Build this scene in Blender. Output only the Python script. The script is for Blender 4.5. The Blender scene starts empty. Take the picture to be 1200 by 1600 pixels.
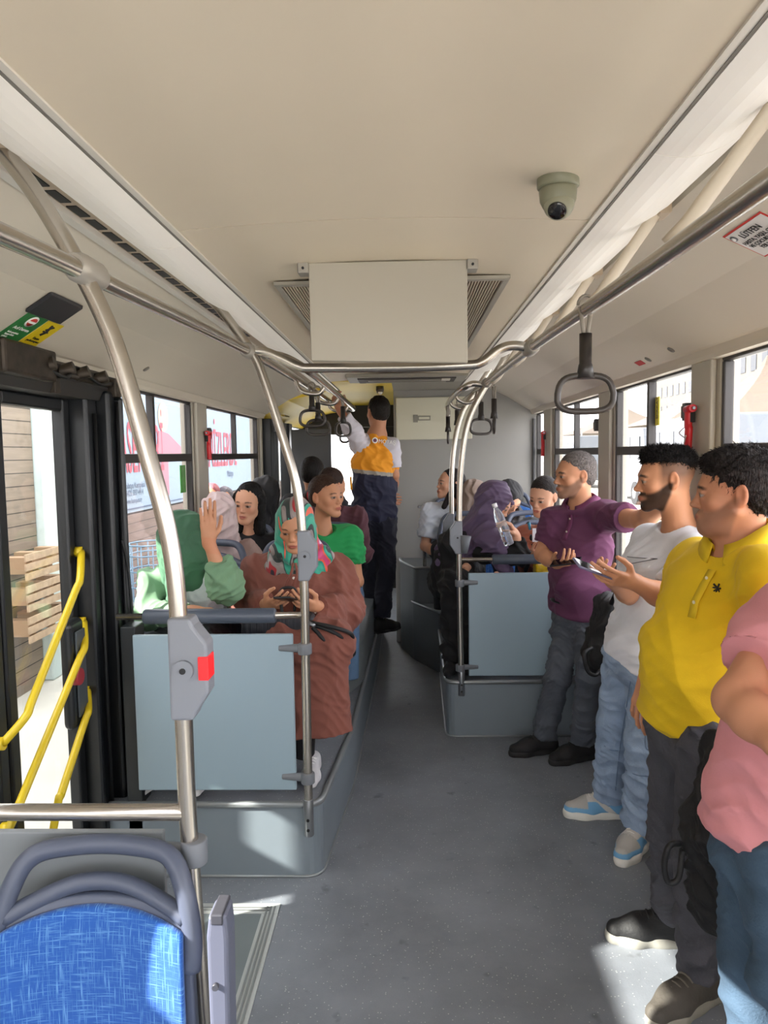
import bpy, math, random
import numpy as np
from mathutils import Vector, Matrix
PI = math.pi
scene = bpy.context.scene
col = scene.collection

# ------------------------------------------------------------------ camera, sky, sun, exposure
F_PX, VPX, VPY, TILT = 1150.0, 635.0, 708.0, 0.0155
CAM = np.array([0.08, 0.0, 1.68])
_yaw = math.atan((VPX - 600) / F_PX); _pit = math.atan((800 - (VPY + TILT * 35)) / F_PX)
_f = np.array([-math.sin(_yaw) * math.cos(_pit), math.cos(_yaw) * math.cos(_pit), -math.sin(_pit)])
_r = np.array([math.cos(_yaw), math.sin(_yaw), 0.0]); _u = np.cross(_r, _f)
CR = _r * math.cos(-TILT) + _u * math.sin(-TILT); CU = -_r * math.sin(-TILT) + _u * math.cos(-TILT)
def at(px, py, y):
    """world point on the line of sight through a photo pixel, at the real distance y down the bus"""
    d = _f + CR * (px - 600) / F_PX - CU * (py - 800) / F_PX
    return CAM + d * (y / d[1])
cam_data = bpy.data.cameras.new('camera'); cam = bpy.data.objects.new('camera', cam_data); col.objects.link(cam)
cam_data.sensor_fit = 'VERTICAL'; cam_data.sensor_height = 36; cam_data.lens = F_PX / 1600 * 36
cam_data.clip_start = 0.05; cam_data.clip_end = 500
M = Matrix(((CR[0], CU[0], -_f[0], CAM[0]), (CR[1], CU[1], -_f[1], CAM[1]), (CR[2], CU[2], -_f[2], CAM[2]), (0, 0, 0, 1)))
cam.matrix_world = M
scene.camera = cam
world = bpy.data.worlds.new('world'); scene.world = world; world.use_nodes = True
wn = world.node_tree.nodes; wl = world.node_tree.links
wn['Background'].inputs[0].default_value = (0.96, 0.965, 1.0, 1)
wn['Background'].inputs[1].default_value = 1.6
SUN_DIR = Vector((1.0, 0.35, -0.58)).normalized()
sd = bpy.data.lights.new('sun', 'SUN'); sd.energy = 5.5; sd.angle = 0.009; sd.color = (1.0, 0.95, 0.86)
sun = bpy.data.objects.new('sun', sd); col.objects.link(sun); sun.location = (-20, -12, 14)
sun.rotation_euler = SUN_DIR.to_track_quat('-Z', 'Y').to_euler()
vs = scene.view_settings
scene.display_settings.display_device = 'sRGB'
vs.view_transform = 'Standard'; vs.look = 'None'; vs.gamma = 1.0; vs.exposure = 2.2; vs.use_curve_mapping = False
scene.cycles.max_bounces = 10; scene.cycles.diffuse_bounces = 6; scene.cycles.transparent_max_bounces = 16
scene.cycles.sample_clamp_indirect = 6.0
scene.cycles.use_denoising = True

# ------------------------------------------------------------------ materials
def lin(c):
    if isinstance(c, str):
        c = [int(c[i:i + 2], 16) / 255 for i in (0, 2, 4)]
    return tuple(x / 12.92 if x <= .04045 else ((x + .055) / 1.055) ** 2.4 for x in c)
MATS = {}
def mat(name, color='808080', rough=.6, metal=0.0, noise=None, bump=None, emit=None, attr=None, alpha=None, sheen=0, spec=.5, coat=0):
    """noise=(scale, amount) colour mottling; bump=(scale, strength, stretch)"""
    if name in MATS: return MATS[name]
    m = bpy.data.materials.new(name); m.use_nodes = True; MATS[name] = m
    nt = m.node_tree; b = nt.nodes['Principled BSDF']; L = nt.links
    c = lin(color)
    b.inputs['Base Color'].default_value = (*c, 1); b.inputs['Roughness'].default_value = rough
    b.inputs['Metallic'].default_value = metal; b.inputs['Specular IOR Level'].default_value = spec
    if sheen: b.inputs['Sheen Weight'].default_value = sheen
    if coat: b.inputs['Coat Weight'].default_value = coat
    tc = nt.nodes.new('ShaderNodeTexCoord')
    src = None
    if attr:
        a = nt.nodes.new('ShaderNodeVertexColor'); a.layer_name = attr; src = a.outputs['Color']
    if noise:
        n = nt.nodes.new('ShaderNodeTexNoise'); n.inputs['Scale'].default_value = noise[0]; n.inputs['Detail'].default_value = 6
        L.new(tc.outputs['Object'], n.inputs['Vector'])
        r = nt.nodes.new('ShaderNodeMapRange'); r.inputs[1].default_value = .3; r.inputs[2].default_value = .7
        r.inputs[3].default_value = 1 - noise[1]; r.inputs[4].default_value = 1 + noise[1]
        L.new(n.outputs['Fac'], r.inputs[0])
        mx = nt.nodes.new('ShaderNodeVectorMath'); mx.operation = 'SCALE'
        if src: L.new(src, mx.inputs[0])
        else: mx.inputs[0].default_value = c
        L.new(r.outputs[0], mx.inputs['Scale']); src = mx.outputs[0]
    if src: L.new(src, b.inputs['Base Color'])
    if bump:
        n = nt.nodes.new('ShaderNodeTexNoise'); n.inputs['Scale'].default_value = bump[0]; n.inputs['Detail'].default_value = 4
        mp = nt.nodes.new('ShaderNodeMapping'); mp.inputs['Scale'].default_value = bump[2] if len(bump) > 2 else (1, 1, 1)
        L.new(tc.outputs['Object'], mp.inputs['Vector']); L.new(mp.outputs[0], n.inputs['Vector'])
        bp = nt.nodes.new('ShaderNodeBump'); bp.inputs['Strength'].default_value = bump[1]; bp.inputs['Distance'].default_value = .01
        L.new(n.outputs['Fac'], bp.inputs['Height']); L.new(bp.outputs[0], b.inputs['Normal'])
    if emit:
        b.inputs['Emission Color'].default_value = (*lin(emit[0]), 1); b.inputs['Emission Strength'].default_value = emit[1]
    return m
def glass_mat(name='window_glass', tint=(.985, .98, .985), refl=.07):
    if name in MATS: return MATS[name]
    m = bpy.data.materials.new(name); m.use_nodes = True; MATS[name] = m
    nt = m.node_tree; nt.nodes.remove(nt.nodes['Principled BSDF']); out = nt.nodes['Material Output']
    t = nt.nodes.new('ShaderNodeBsdfTransparent'); t.inputs[0].default_value = (*tint, 1)
    g = nt.nodes.new('ShaderNodeBsdfGlossy'); g.inputs['Roughness'].default_value = .02
    lw = nt.nodes.new('ShaderNodeLayerWeight'); lw.inputs[0].default_value = .5
    pw = nt.nodes.new('ShaderNodeMath'); pw.operation = 'POWER'; pw.inputs[1].default_value = 5; nt.links.new(lw.outputs['Facing'], pw.inputs[0])
    ma = nt.nodes.new('ShaderNodeMath'); ma.operation = 'MULTIPLY_ADD'; ma.inputs[1].default_value = .6; ma.inputs[2].default_value = refl / 2; nt.links.new(pw.outputs[0], ma.inputs[0])
    mx = nt.nodes.new('ShaderNodeMixShader')
    nt.links.new(ma.outputs[0], mx.inputs[0]); nt.links.new(t.outputs[0], mx.inputs[1]); nt.links.new(g.outputs[0], mx.inputs[2])
    nt.links.new(mx.outputs[0], out.inputs[0])
    return m
def floor_mat():
    m = mat('speckled_vinyl', '5f6365', .42)
    nt = m.node_tree; b = nt.nodes['Principled BSDF']; L = nt.links
    tc = nt.nodes.new('ShaderNodeTexCoord')
    v = nt.nodes.new('ShaderNodeTexVoronoi'); v.inputs['Scale'].default_value = 85
    L.new(tc.outputs['Object'], v.inputs['Vector'])
    lt = nt.nodes.new('ShaderNodeMath'); lt.operation = 'LESS_THAN'; lt.inputs[1].default_value = .17
    L.new(v.outputs['Distance'], lt.inputs[0])
    gt = nt.nodes.new('ShaderNodeSeparateColor'); L.new(v.outputs['Color'], gt.inputs[0])
    g2 = nt.nodes.new('ShaderNodeMath'); g2.operation = 'GREATER_THAN'; g2.inputs[1].default_value = .55; L.new(gt.outputs[0], g2.inputs[0])
    an = nt.nodes.new('ShaderNodeMath'); an.operation = 'MULTIPLY'; L.new(lt.outputs[0], an.inputs[0]); L.new(g2.outputs[0], an.inputs[1])
    n = nt.nodes.new('ShaderNodeTexNoise'); n.inputs['Scale'].default_value = 2.2; n.inputs['Detail'].default_value = 8; n.inputs['Roughness'].default_value = .65
    L.new(tc.outputs['Object'], n.inputs['Vector'])
    cr = nt.nodes.new('ShaderNodeValToRGB'); e = cr.color_ramp.elements
    e[0].position = .3; e[0].color = (*lin('6d7178'), 1); e[1].position = .68; e[1].color = (*lin('858a92'), 1)
    L.new(n.outputs['Fac'], cr.inputs[0])
    n3 = nt.nodes.new('ShaderNodeTexNoise'); n3.inputs['Scale'].default_value = 9; n3.inputs['Detail'].default_value = 3
    L.new(tc.outputs['Object'], n3.inputs['Vector'])
    st = nt.nodes.new('ShaderNodeMapRange'); st.inputs[1].default_value = .66; st.inputs[2].default_value = .74; st.inputs[3].default_value = 0; st.inputs[4].default_value = .55
    L.new(n3.outputs['Fac'], st.inputs[0])
    m1 = nt.nodes.new('ShaderNodeMix'); m1.data_type = 'RGBA'; L.new(st.outputs[0], m1.inputs['Factor']); L.new(cr.outputs[0], m1.inputs['A'])
    m1.inputs['B'].default_value = (*lin('484b4e'), 1)
    m2 = nt.nodes.new('ShaderNodeMix'); m2.data_type = 'RGBA'; L.new(an.outputs[0], m2.inputs['Factor']); L.new(m1.outputs['Result'], m2.inputs['A'])
    m2.inputs['B'].default_value = (*lin('b4b7b6'), 1)
    L.new(m2.outputs['Result'], b.inputs['Base Color'])
    n4 = nt.nodes.new('ShaderNodeBump'); n4.inputs['Strength'].default_value = .15; n4.inputs['Distance'].default_value = .004
    n5 = nt.nodes.new('ShaderNodeTexNoise'); n5.inputs['Scale'].default_value = 160; L.new(tc.outputs['Object'], n5.inputs['Vector'])
    L.new(n5.outputs['Fac'], n4.inputs['Height']); L.new(n4.outputs[0], b.inputs['Normal'])
    return m
def blue_fabric():
    """woven crosshatch streaks in two blues"""
    m = mat('blue_woven_fabric', '1d5ca8', .85, sheen=.2)
    nt = m.node_tree; b = nt.nodes['Principled BSDF']; L = nt.links
    tc = nt.nodes.new('ShaderNodeTexCoord'); prev = None
    for sc, seed in (((22, 22, 420), 0), ((440, 60, 20), 3)):
        mp = nt.nodes.new('ShaderNodeMapping'); mp.inputs['Scale'].default_value = sc; mp.inputs['Location'].default_value = (seed, seed, seed)
        n = nt.nodes.new('ShaderNodeTexNoise'); n.inputs['Scale'].default_value = 1; n.inputs['Detail'].default_value = 3
        L.new(tc.outputs['Object'], mp.inputs[0]); L.new(mp.outputs[0], n.inputs[0])
        r = nt.nodes.new('ShaderNodeMapRange'); r.inputs[1].default_value = .54; r.inputs[2].default_value = .74; L.new(n.outputs['Fac'], r.inputs[0])
        if prev is None: prev = r.outputs[0]
        else:
            a = nt.nodes.new('ShaderNodeMath'); a.operation = 'MAXIMUM'; L.new(prev, a.inputs[0]); L.new(r.outputs[0], a.inputs[1]); prev = a.outputs[0]
    mx = nt.nodes.new('ShaderNodeMix'); mx.data_type = 'RGBA'; L.new(prev, mx.inputs['Factor'])
    mx.inputs['A'].default_value = (*lin('14509c'), 1); mx.inputs['B'].default_value = (*lin('5f93c8'), 1)
    L.new(mx.outputs['Result'], b.inputs['Base Color'])
    return m
def wood_mat(name, ca, cb, scale=6.0, axis='Z'):
    """horizontal boards with dark joints"""
    m = mat(name, ca, .8)
    nt = m.node_tree; b = nt.nodes['Principled BSDF']; L = nt.links
    tc = nt.nodes.new('ShaderNodeTexCoord'); sp = nt.nodes.new('ShaderNodeSeparateXYZ'); L.new(tc.outputs['Object'], sp.inputs[0])
    mu = nt.nodes.new('ShaderNodeMath'); mu.operation = 'MULTIPLY'; mu.inputs[1].default_value = scale; L.new(sp.outputs[axis], mu.inputs[0])
    fr = nt.nodes.new('ShaderNodeMath'); fr.operation = 'FRACT'; L.new(mu.outputs[0], fr.inputs[0])
    lt = nt.nodes.new('ShaderNodeMath'); lt.operation = 'LESS_THAN'; lt.inputs[1].default_value = .07; L.new(fr.outputs[0], lt.inputs[0])
    n = nt.nodes.new('ShaderNodeTexNoise'); mp = nt.nodes.new('ShaderNodeMapping'); mp.inputs['Scale'].default_value = (3, 3, 40)
    L.new(tc.outputs['Object'], mp.inputs[0]); L.new(mp.outputs[0], n.inputs[0]); n.inputs['Scale'].default_value = 1; n.inputs['Detail'].default_value = 6
    mx = nt.nodes.new('ShaderNodeMix'); mx.data_type = 'RGBA'; L.new(n.outputs['Fac'], mx.inputs['Factor'])
    mx.inputs['A'].default_value = (*lin(ca), 1); mx.inputs['B'].default_value = (*lin(cb), 1)
    m2 = nt.nodes.new('ShaderNodeMix'); m2.data_type = 'RGBA'; L.new(lt.outputs[0], m2.inputs['Factor']); L.new(mx.outputs['Result'], m2.inputs['A'])
    m2.inputs['B'].default_value = (*lin('2c2622'), 1); L.new(m2.outputs['Result'], b.inputs['Base Color'])
    return m
# palette
def steel(): return mat('brushed_steel', 'b9b3aa', .27, .95, bump=(60, .06, (1, 1, .05)))
def bracket_m(): return mat('grey_cast_joint', 'a09b92', .45, .3)
def beige(): return mat('beige_ceiling_plastic', 'dccfb9', .55, noise=(1.5, .03))
def dark_rubber(): return mat('black_rubber', '17181a', .55)
def dark_frame(): return mat('dark_window_frame', '33302f', .45)
def grey_plastic(): return mat('grey_plastic', '6c7076', .5)
def slate_plastic(): return mat('slate_blue_plastic', '4b5263', .42)

# ------------------------------------------------------------------ object helpers
def setp(o, label=None, cat=None, group=None, kind=None):
    if label: o['label'] = label
    if cat: o['category'] = cat
    if group: o['group'] = group
    if kind: o['kind'] = kind
    return o
def empty(name, loc, label, cat, group=None, rz=0.0):
    o = bpy.data.objects.new(name, None); col.objects.link(o); o.location = loc; o.rotation_euler = (0, 0, rz)
    o.empty_display_size = .05
    return setp(o, label, cat, group)
def link(name, me, m, parent=None, world=True, smooth=False):
    """link a mesh whose coordinates are world ones; under a parent they become relative to it"""
    o = bpy.data.objects.new(name, me); col.objects.link(o)
    if m is not None:
        for mm in (m if isinstance(m, (list, tuple)) else [m]): me.materials.append(mm)
    if smooth: me.polygons.foreach_set('use_smooth', [True] * len(me.polygons))
    if parent is not None:
        o.parent = parent
        if world:
            p = parent; off = Vector((0, 0, 0))
            while p is not None: off += Vector(p.location); p = p.parent
            me.transform(Matrix.Translation(-off))
    return o
class MB:
    """collects vertices and faces, then links them as one object"""
    def __init__(s): s.v = []; s.f = []; s.sm = []
    def raw(s, vs_, fs, smooth=False):
        b = len(s.v); s.v += [tuple(map(float, p)) for p in vs_]; s.f += [tuple(b + i for i in f) for f in fs]; s.sm += [smooth] * len(fs); return s
    def box(s, lo, hi, rot=None, c=None):
        x0, y0, z0 = lo; x1, y1, z1 = hi
        P = [(x0, y0, z0), (x1, y0, z0), (x1, y1, z0), (x0, y1, z0), (x0, y0, z1), (x1, y0, z1), (x1, y1, z1), (x0, y1, z1)]
        if rot is not None: P = [rot @ Vector(p) + Vector(c) for p in P]
        return s.raw(P, [(0, 3, 2, 1), (4, 5, 6, 7), (0, 1, 5, 4), (1, 2, 6, 5), (2, 3, 7, 6), (3, 0, 4, 7)])
    def tube(s, pts, r, n=12, caps=True, rs=None, flat=None, closed=False):
        pts = [Vector(p) for p in pts]; V = []; Fc = []; N = len(pts)
        t0 = (pts[1] - pts[0]).normalized()
        up = Vector((0, 0, 1)) if abs(t0.z) < .9 else Vector((0, 1, 0))
        if flat is not None: up = Vector(flat[0])
        a = t0.cross(up).normalized()
        for i, p in enumerate(pts):
            if closed: t = (pts[(i + 1) % N] - pts[i - 1]).normalized()
            else: t = ((pts[min(i + 1, N - 1)] - pts[max(i - 1, 0)])).normalized()
            a = (a - t * a.dot(t))
            a = a.normalized() if a.length > 1e-6 else t.orthogonal().normalized()
            b = t.cross(a).normalized(); rr = rs[i] if rs else r
            sq = flat[1] if flat is not None else 1.0
            for k in range(n):
                th = 2 * PI * k / n; V.append(p + a * math.cos(th) * rr * sq + b * math.sin(th) * rr)
        for i in range(N if closed else N - 1):
            j = (i + 1) % N
            for k in range(n): Fc.append((i * n + k, i * n + (k + 1) % n, j * n + (k + 1) % n, j * n + k))
        s.raw(V, Fc, True)
        if caps and not closed:
            b0 = len(s.v) - len(V); s.f.append(tuple(b0 + k for k in reversed(range(n)))); s.f.append(tuple(b0 + (N - 1) * n + k for k in range(n))); s.sm += [False, False]
        return s
    def prism(s, poly, z0, z1):
        n = len(poly)
        return s.raw([(x, y, z0) for x, y in poly] + [(x, y, z1) for x, y in poly],
                     [tuple(reversed(range(n))), tuple(range(n, 2 * n))] + [(i, (i + 1) % n, n + (i + 1) % n, n + i) for i in range(n)])
    def profile(s, poly, y0, y1, axis='y'):
        """poly of (x,z) swept along y, or (y,z) along x"""
        n = len(poly)
        if axis == 'y': A = [(x, y0, z) for x, z in poly] + [(x, y1, z) for x, z in poly]
        else: A = [(y0, x, z) for x, z in poly] + [(y1, x, z) for x, z in poly]
        return s.raw(A, [tuple(range(n)), tuple(reversed(range(n, 2 * n)))] + [(i, n + i, n + (i + 1) % n, (i + 1) % n) for i in range(n)])
    def build(s, name, m, parent=None, bevel=0, seg=2, world=True, smooth=False):
        me = bpy.data.meshes.new(name); me.from_pydata(s.v, [], s.f); me.update()
        import bmesh
        bm = bmesh.new(); bm.from_mesh(me); bmesh.ops.recalc_face_normals(bm, faces=bm.faces); bm.to_mesh(me); bm.free()
        if smooth: me.polygons.foreach_set('use_smooth', [True] * len(me.polygons))
        else: me.polygons.foreach_set('use_smooth', s.sm)
        o = link(name, me, m, parent, world)
        if bevel:
            bv = o.modifiers.new('bevel', 'BEVEL'); bv.width = bevel; bv.segments = seg; bv.limit_method = 'ANGLE'; bv.angle_limit = .6
            bv.harden_normals = False
        return o
def struct(o): o['kind'] = 'structure'; return o
def spline(pts, n=8):
    """Catmull-Rom through the points"""
    P = [Vector(p) for p in pts]; out = []
    P = [2 * P[0] - P[1]] + P + [2 * P[-1] - P[-2]]
    for i in range(1, len(P) - 2):
        for k in range(n):
            t = k / n
            out.append(.5 * ((2 * P[i]) + (P[i + 1] - P[i - 1]) * t + (2 * P[i - 1] - 5 * P[i] + 4 * P[i + 1] - P[i + 2]) * t * t + (3 * P[i] - P[i - 1] - 3 * P[i + 1] + P[i + 2]) * t ** 3))
    out.append(P[-2]); return out
def text(name, body, loc, rot, size, m, parent, sx=1.0, ext=.0005, align='LEFT', spacing=1.0):
    c = bpy.data.curves.new(name, 'FONT'); c.body = body; c.size = size; c.extrude = ext; c.align_x = align; c.space_line = spacing; c.resolution_u = 3
    tmp = bpy.data.objects.new(name + '_source', c); col.objects.link(tmp)
    me = bpy.data.meshes.new_from_object(tmp); bpy.data.objects.remove(tmp); bpy.data.curves.remove(c)
    o = bpy.data.objects.new(name, me); col.objects.link(o); me.materials.clear(); me.materials.append(m)
    R = rot if isinstance(rot, Matrix) else Matrix(rot)
    mw = Matrix.Translation(Vector(loc)) @ R.to_4x4() @ Matrix.Diagonal((sx, 1, 1, 1))
    o.parent = parent
    off = Vector((0, 0, 0)); p = parent
    while p is not None: off += Vector(p.location); p = p.parent
    mw.translation = mw.translation - off
    o.matrix_basis = mw
    return o
def frame_rot(right, up):
    r = Vector(right).normalized(); u = Vector(up); n = r.cross(u).normalized(); u = n.cross(r)
    return Matrix((r, u, n)).transposed()
# ================================================================== THE BUS SHELL
XL, XR = -1.20, 1.22
Y0, Y1 = -3.2, 9.2
ZW = 2.00          # top of windows
ZM = 1.675         # middle bar of windows
ZS = 0.96          # sill
# floor
f = MB().box((XL - .1, Y0, -.06), (XR + .1, Y1, 0)).build('floor', floor_mat()); struct(f)
# ceiling: slightly arched central panel
cp = []
for i in range(13):
    x = -.475 + 1.01 * i / 12; cp.append((x, 2.22 + .018 * math.sin(PI * i / 12)))
ceil_poly = cp + [(.535, 2.40), (-.475, 2.40)]
YSEAM = 1.80
struct(MB().profile(ceil_poly, Y0, YSEAM - .002).build('ceiling', beige()))
struct(MB().profile(ceil_poly, YSEAM + .002, 5.55).build('ceiling', beige()))
struct(MB().box((-.475, YSEAM - .01, 2.245), (.535, YSEAM + .01, 2.4)).build('trim_1', dark_rubber()))
# side roof panels, from the ledge over the windows up to the lamp strips
for side, s, xw, xi, xo in (('left', -1, XL, -.475, -.64), ('right', 1, XR, .535, .70)):
    xn = xo + s * .035
    b = MB()
    prof = [(xw + s * .03, 2.0), (xw - s * .045, 2.0), (xw - s * .05, 2.015), (xw - s * .062, 2.036), (xw - s * .075, 2.04), (xw - s * .26, 2.155), (xn, 2.262), (xn, 2.40), (xw + s * .03, 2.40)]
    b.profile(prof, Y0, 6.45)
    o = b.build('wall_%s_roof_panel' % side, mat('beige_side_panel', 'cfc6b6', .6, noise=(1.2, .03))); struct(o)
    # lamp strip: curved white translucent cover
    pr = []
    for i in range(9):
        t = i / 8; x = xi + (xo - xi) * t
        pr.append((x + s * .004, 2.214 + .035 * t - .022 * math.sin(PI * t)))
    pr += [(xo, 2.30), (xi + s * .004, 2.30)]
    n_c = 0
    for ya, yb in ((Y0, -.4), (-.397, 1.395) if s > 0 else (-.397, 1.9), (1.398, 3.2) if s > 0 else (1.903, 3.7), (3.203, 5.0) if s > 0 else (3.703, 5.3), (5.003, 6.43) if s > 0 else (5.303, 6.43)):
        o = MB().profile(pr, ya, yb).build('light_cover', mat('lamp_cover', 'dedad4', .4, emit=('fff6e6', .04)), smooth=False)
        setp(o, 'long curved white lamp cover along the %s ceiling edge, %s' % (side, ['behind the viewer', 'nearest section', 'second section', 'third section', 'section by the far partition'][n_c]), 'ceiling light', 'lamp covers along the ceiling edges')
        n_c += 1
    # groove lines between ceiling and lamp strip
    struct(MB().box((min(xi - s * .002, xi + s * .004), Y0, 2.215), (max(xi - s * .002, xi + s * .004), 6.4, 2.3)).build('trim_2', mat('grey_groove', '77736c', .6)))
    struct(MB().box((xi - s * .016 if s > 0 else xi, Y0, 2.2165), (xi if s > 0 else xi - s * .016, 5.5, 2.224)).build('trim_3', mat('light_trim', 'd8d3c9', .5)))
    # dark slot beyond the lamp strip
    a, c = sorted((xo + s * .001, xn + s * .01))
    struct(MB().box((a, Y0, 2.285), (c, 6.4, 2.4)).build('trim_4', dark_rubber()))
# punched grille strip on the left side slot
b = MB(); y = .3
while y < 3.6:
    b.box((-.684, y, 2.2495), (-.660, y + .075, 2.254)); y += .1
g = b.build('trim_5', dark_rubber()); struct(g)
struct(MB().box((-.69, Y0, 2.252), (-.645, 6.4, 2.262)).build('trim_6', mat('tan_strip', 'bfae98', .55)))
struct(MB().box((-.715, Y0, 2.236), (-.69, 6.4, 2.256)).build('trim_7', mat('light_trim', 'd8d3c9', .5)))
# lower walls
wallm = mat('grey_wall_panel', 'b4b4b0', .6)
struct(MB().box((XR, Y0, 0), (XR + .06, 6.45, ZS)).build('wall_right', wallm))
struct(MB().box((XL - .06, 2.98, 0), (XL, 6.45, ZS)).build('wall_left', wallm))
struct(MB().box((XL - .06, Y0, 0), (XL, 1.25, ZS)).build('wall_left', wallm))
# ------ windows
def window(n, side, ya, yb, div=True, latch=True):
    s = -1 if side == 'left' else 1; xw = XL if s < 0 else XR
    x0, x1 = sorted((xw - s * .010, xw + s * .028))
    w = .022; root = MB()
    root.box((x0, ya, ZW - .01), (x1, yb, ZW + .045)).box((x0, ya, ZS - .01), (x1, yb, ZS + .03))
    root.box((x0, ya, ZS + .03), (x1, ya + w, ZW - .01)).box((x0, yb - w, ZS + .03), (x1, yb, ZW - .01))
    root.box((x0, ya + w, ZM - .022), (x1, yb - w, ZM + .022))
    fr = root.build('window_%d' % n, dark_frame(), bevel=.006); struct(fr)
    if div:
        ym = (ya + yb) / 2 + .02
        MB().box((x0 + .004, ym - .016, ZM + .022), (x1, ym + .016, ZW - .01)).build('window_divider', dark_frame(), fr)
    xg = xw + s * .016
    MB().box((xg - .002, ya + w, ZS + .02), (xg + .002, yb - w, ZM - .01)).build('lower_pane', glass_mat(), fr)
    MB().box((xg - .002, ya + w, ZM + .01), (xg + .002, yb - w, ZW)).build('upper_pane', glass_mat(), fr)
    if latch:
        xa, xb = sorted((xw - s * .012, xw - s * .045))
        MB().box((xa, ya + .0, 1.79), (xb, ya + .03, 1.86)).box((xa, ya + .03, 1.80), (xb - (0), ya + .042, 1.85)).build('window_latch', mat('latch_grey', '4c4a4a', .4), fr, bevel=.004)
    return fr
window(1, 'left', 3.02, 4.37); window(2, 'left', 4.66, 6.33)
window(3, 'right', 4.31, 5.65); window(4, 'right', 2.94, 4.02); window(5, 'right', 1.2, 2.69); window(6, 'right', 5.99, 6.42, False, False)
window(7, 'right', -.6, 1.0, True, False); window(8, 'right', -2.6, -.8, True, False); window(9, 'left', -.3, 1.05, True, False); window(10, 'left', -2.6, -.5, True, False)
pm = mat('pillar_grey', 'b3ada0', .5)
def pillar(side, ya, yb, z0=ZS):
    s = -1 if side == 'left' else 1; xw = XL if s < 0 else XR
    b = MB(); x0, x1 = (xw + s * .06), (xw - s * .035)
    b.profile([(ya, z0), (ya, 2.03), (yb, 2.03), (yb, z0)], *sorted((x0, xw - s * .012)), axis='x')
    b.profile([(ya + .03, z0), (ya + .03, 2.03), (yb - .03, 2.03), (yb - .03, z0)], *sorted((xw - s * .012, x1)), axis='x')
    struct(b.build('wall_%s_pillar' % side, pm, bevel=.008))
for ya, yb in ((4.37, 4.66), (6.33, 6.45)): pillar('left', ya, yb)
for ya, yb in ((5.65, 5.99), (4.02, 4.31), (2.69, 2.94), (1.0, 1.2), (-.8, -.6)): pillar('right', ya, yb)
for ya, yb in ((1.05, 1.25), (-.5, -.3)): pillar('left', ya, yb, 0)

# ------ partition at the back of the low floor area
pg = mat('partition_grey', '94938f', .55, noise=(1.0, .04))
YP = 6.45
pr = [(-.02, .0), (-.02, 2.30), (.60, 2.40), (1.25, 2.40), (1.25, 0)]
struct(MB().profile(pr, YP, YP + .05).build('wall_partition', pg, bevel=.006))
struct(MB().box((1.185, YP - .04, .8), (1.20, YP, 1.96)).build('trim_8', mat('dark_edge', '4e4e50', .5)))
o = MB().box((0.0, YP - .02, 1.795), (.66, YP, 2.16)).build('partition_cupboard', mat('ivory_panel', 'cfcdb9', .55), bevel=.008)
setp(o, 'ivory service cupboard door high on the grey rear partition', 'cupboard')
hd = MB().box((.19, YP - .024, 1.96), (.30, YP - .0195, 2.0)).box((.15, YP - .026, 1.945), (.19, YP - .0195, 2.01)).build('latch_recess', mat('grey_latch', '8c8a80', .6), o)
MB().box((.20, YP - .028, 1.970), (.29, YP - .0235, 1.990)).build('latch_lever', mat('ivory_panel'), hd)
tri = MB().raw([(.50, YP - .026, 2.09), (.60, YP - .026, 2.10), (.58, YP - .026, 1.95), (.50, YP - .02, 2.09), (.60, YP - .02, 2.10), (.58, YP - .02, 1.95)], [(0, 1, 2), (5, 4, 3), (0, 2, 5, 3), (0, 3, 4, 1), (1, 4, 5, 2)])
tri.build('corner_bracket', mat('grey_latch'), o)

# ------ raised platforms
plat = mat('platform_side_grey', '78828a', .38, noise=(3, .05))
def round_poly(poly, radii, n=6):
    out = []
    N = len(poly)
    for i in range(N):
        p = Vector(poly[i]); a = Vector(poly[i - 1]); c = Vector(poly[(i + 1) % N]); r = radii[i]
        if r <= 0: out.append(tuple(p)); continue
        da = (a - p).normalized(); dc = (c - p).normalized()
        p0 = p + da * r; p1 = p + dc * r
        for k in range(n + 1):
            t = k / n; q = p0 * (1 - t) ** 2 + p * 2 * t * (1 - t) + p1 * t * t; out.append((q.x, q.y))
    return out
def platform(name, poly, radii, z1, open_n):
    """open_n: polygon edges (after rounding) that carry trim, as index range"""
    pp = round_poly(poly, radii)
    o = MB().prism(pp, 0, z1 - .004).build(name, plat); struct(o)
    t = MB().prism(pp, z1 - .004, z1).build(name + '_top', floor_mat()); struct(t)
    path = [p for p in pp if True][open_n[0]:open_n[1]]
    tr = MB().tube([(x, y, z1 + .001) for x, y in path], .014, 8, flat=((0, 0, 1), 1.0)).build('trim_9', mat('edge_trim', '8f9496', .35, .5)); struct(tr)
    tb = MB().tube([(x, y, .004) for x, y in path], .007, 6).build('trim_10', mat('edge_trim')); struct(tb)
    return o
PL = [(-1.2, 2.80), (-.275, 2.80), (-.205, 3.62), (-.16, 5.8), (-.16, 6.9), (-1.2, 6.9)]
platform('floor_platform_left', PL, [0, .07, .12, 0, 0, 0], .30, (0, 17))
PRp = [(1.22, 6.4), (1.22, 4.25), (.30, 4.25), (.325, 5.75), (.325, 6.4)]
platform('floor_platform_right', PRp, [0, 0, .07, 0, 0], .33, (1, 11))
# seat boxes behind the first row (left), side panel rises at the second row
b = MB().prism(round_poly([(-1.2, 4.05), (-.29, 4.05), (-.19, 4.35), (-.17, 6.2), (-1.2, 6.2)], [0, .08, .08, 0, 0]), .30, .56)
struct(b.build('floor_seat_box_left', mat('seat_box_grey', '6a7072', .45), bevel=.01))
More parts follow.
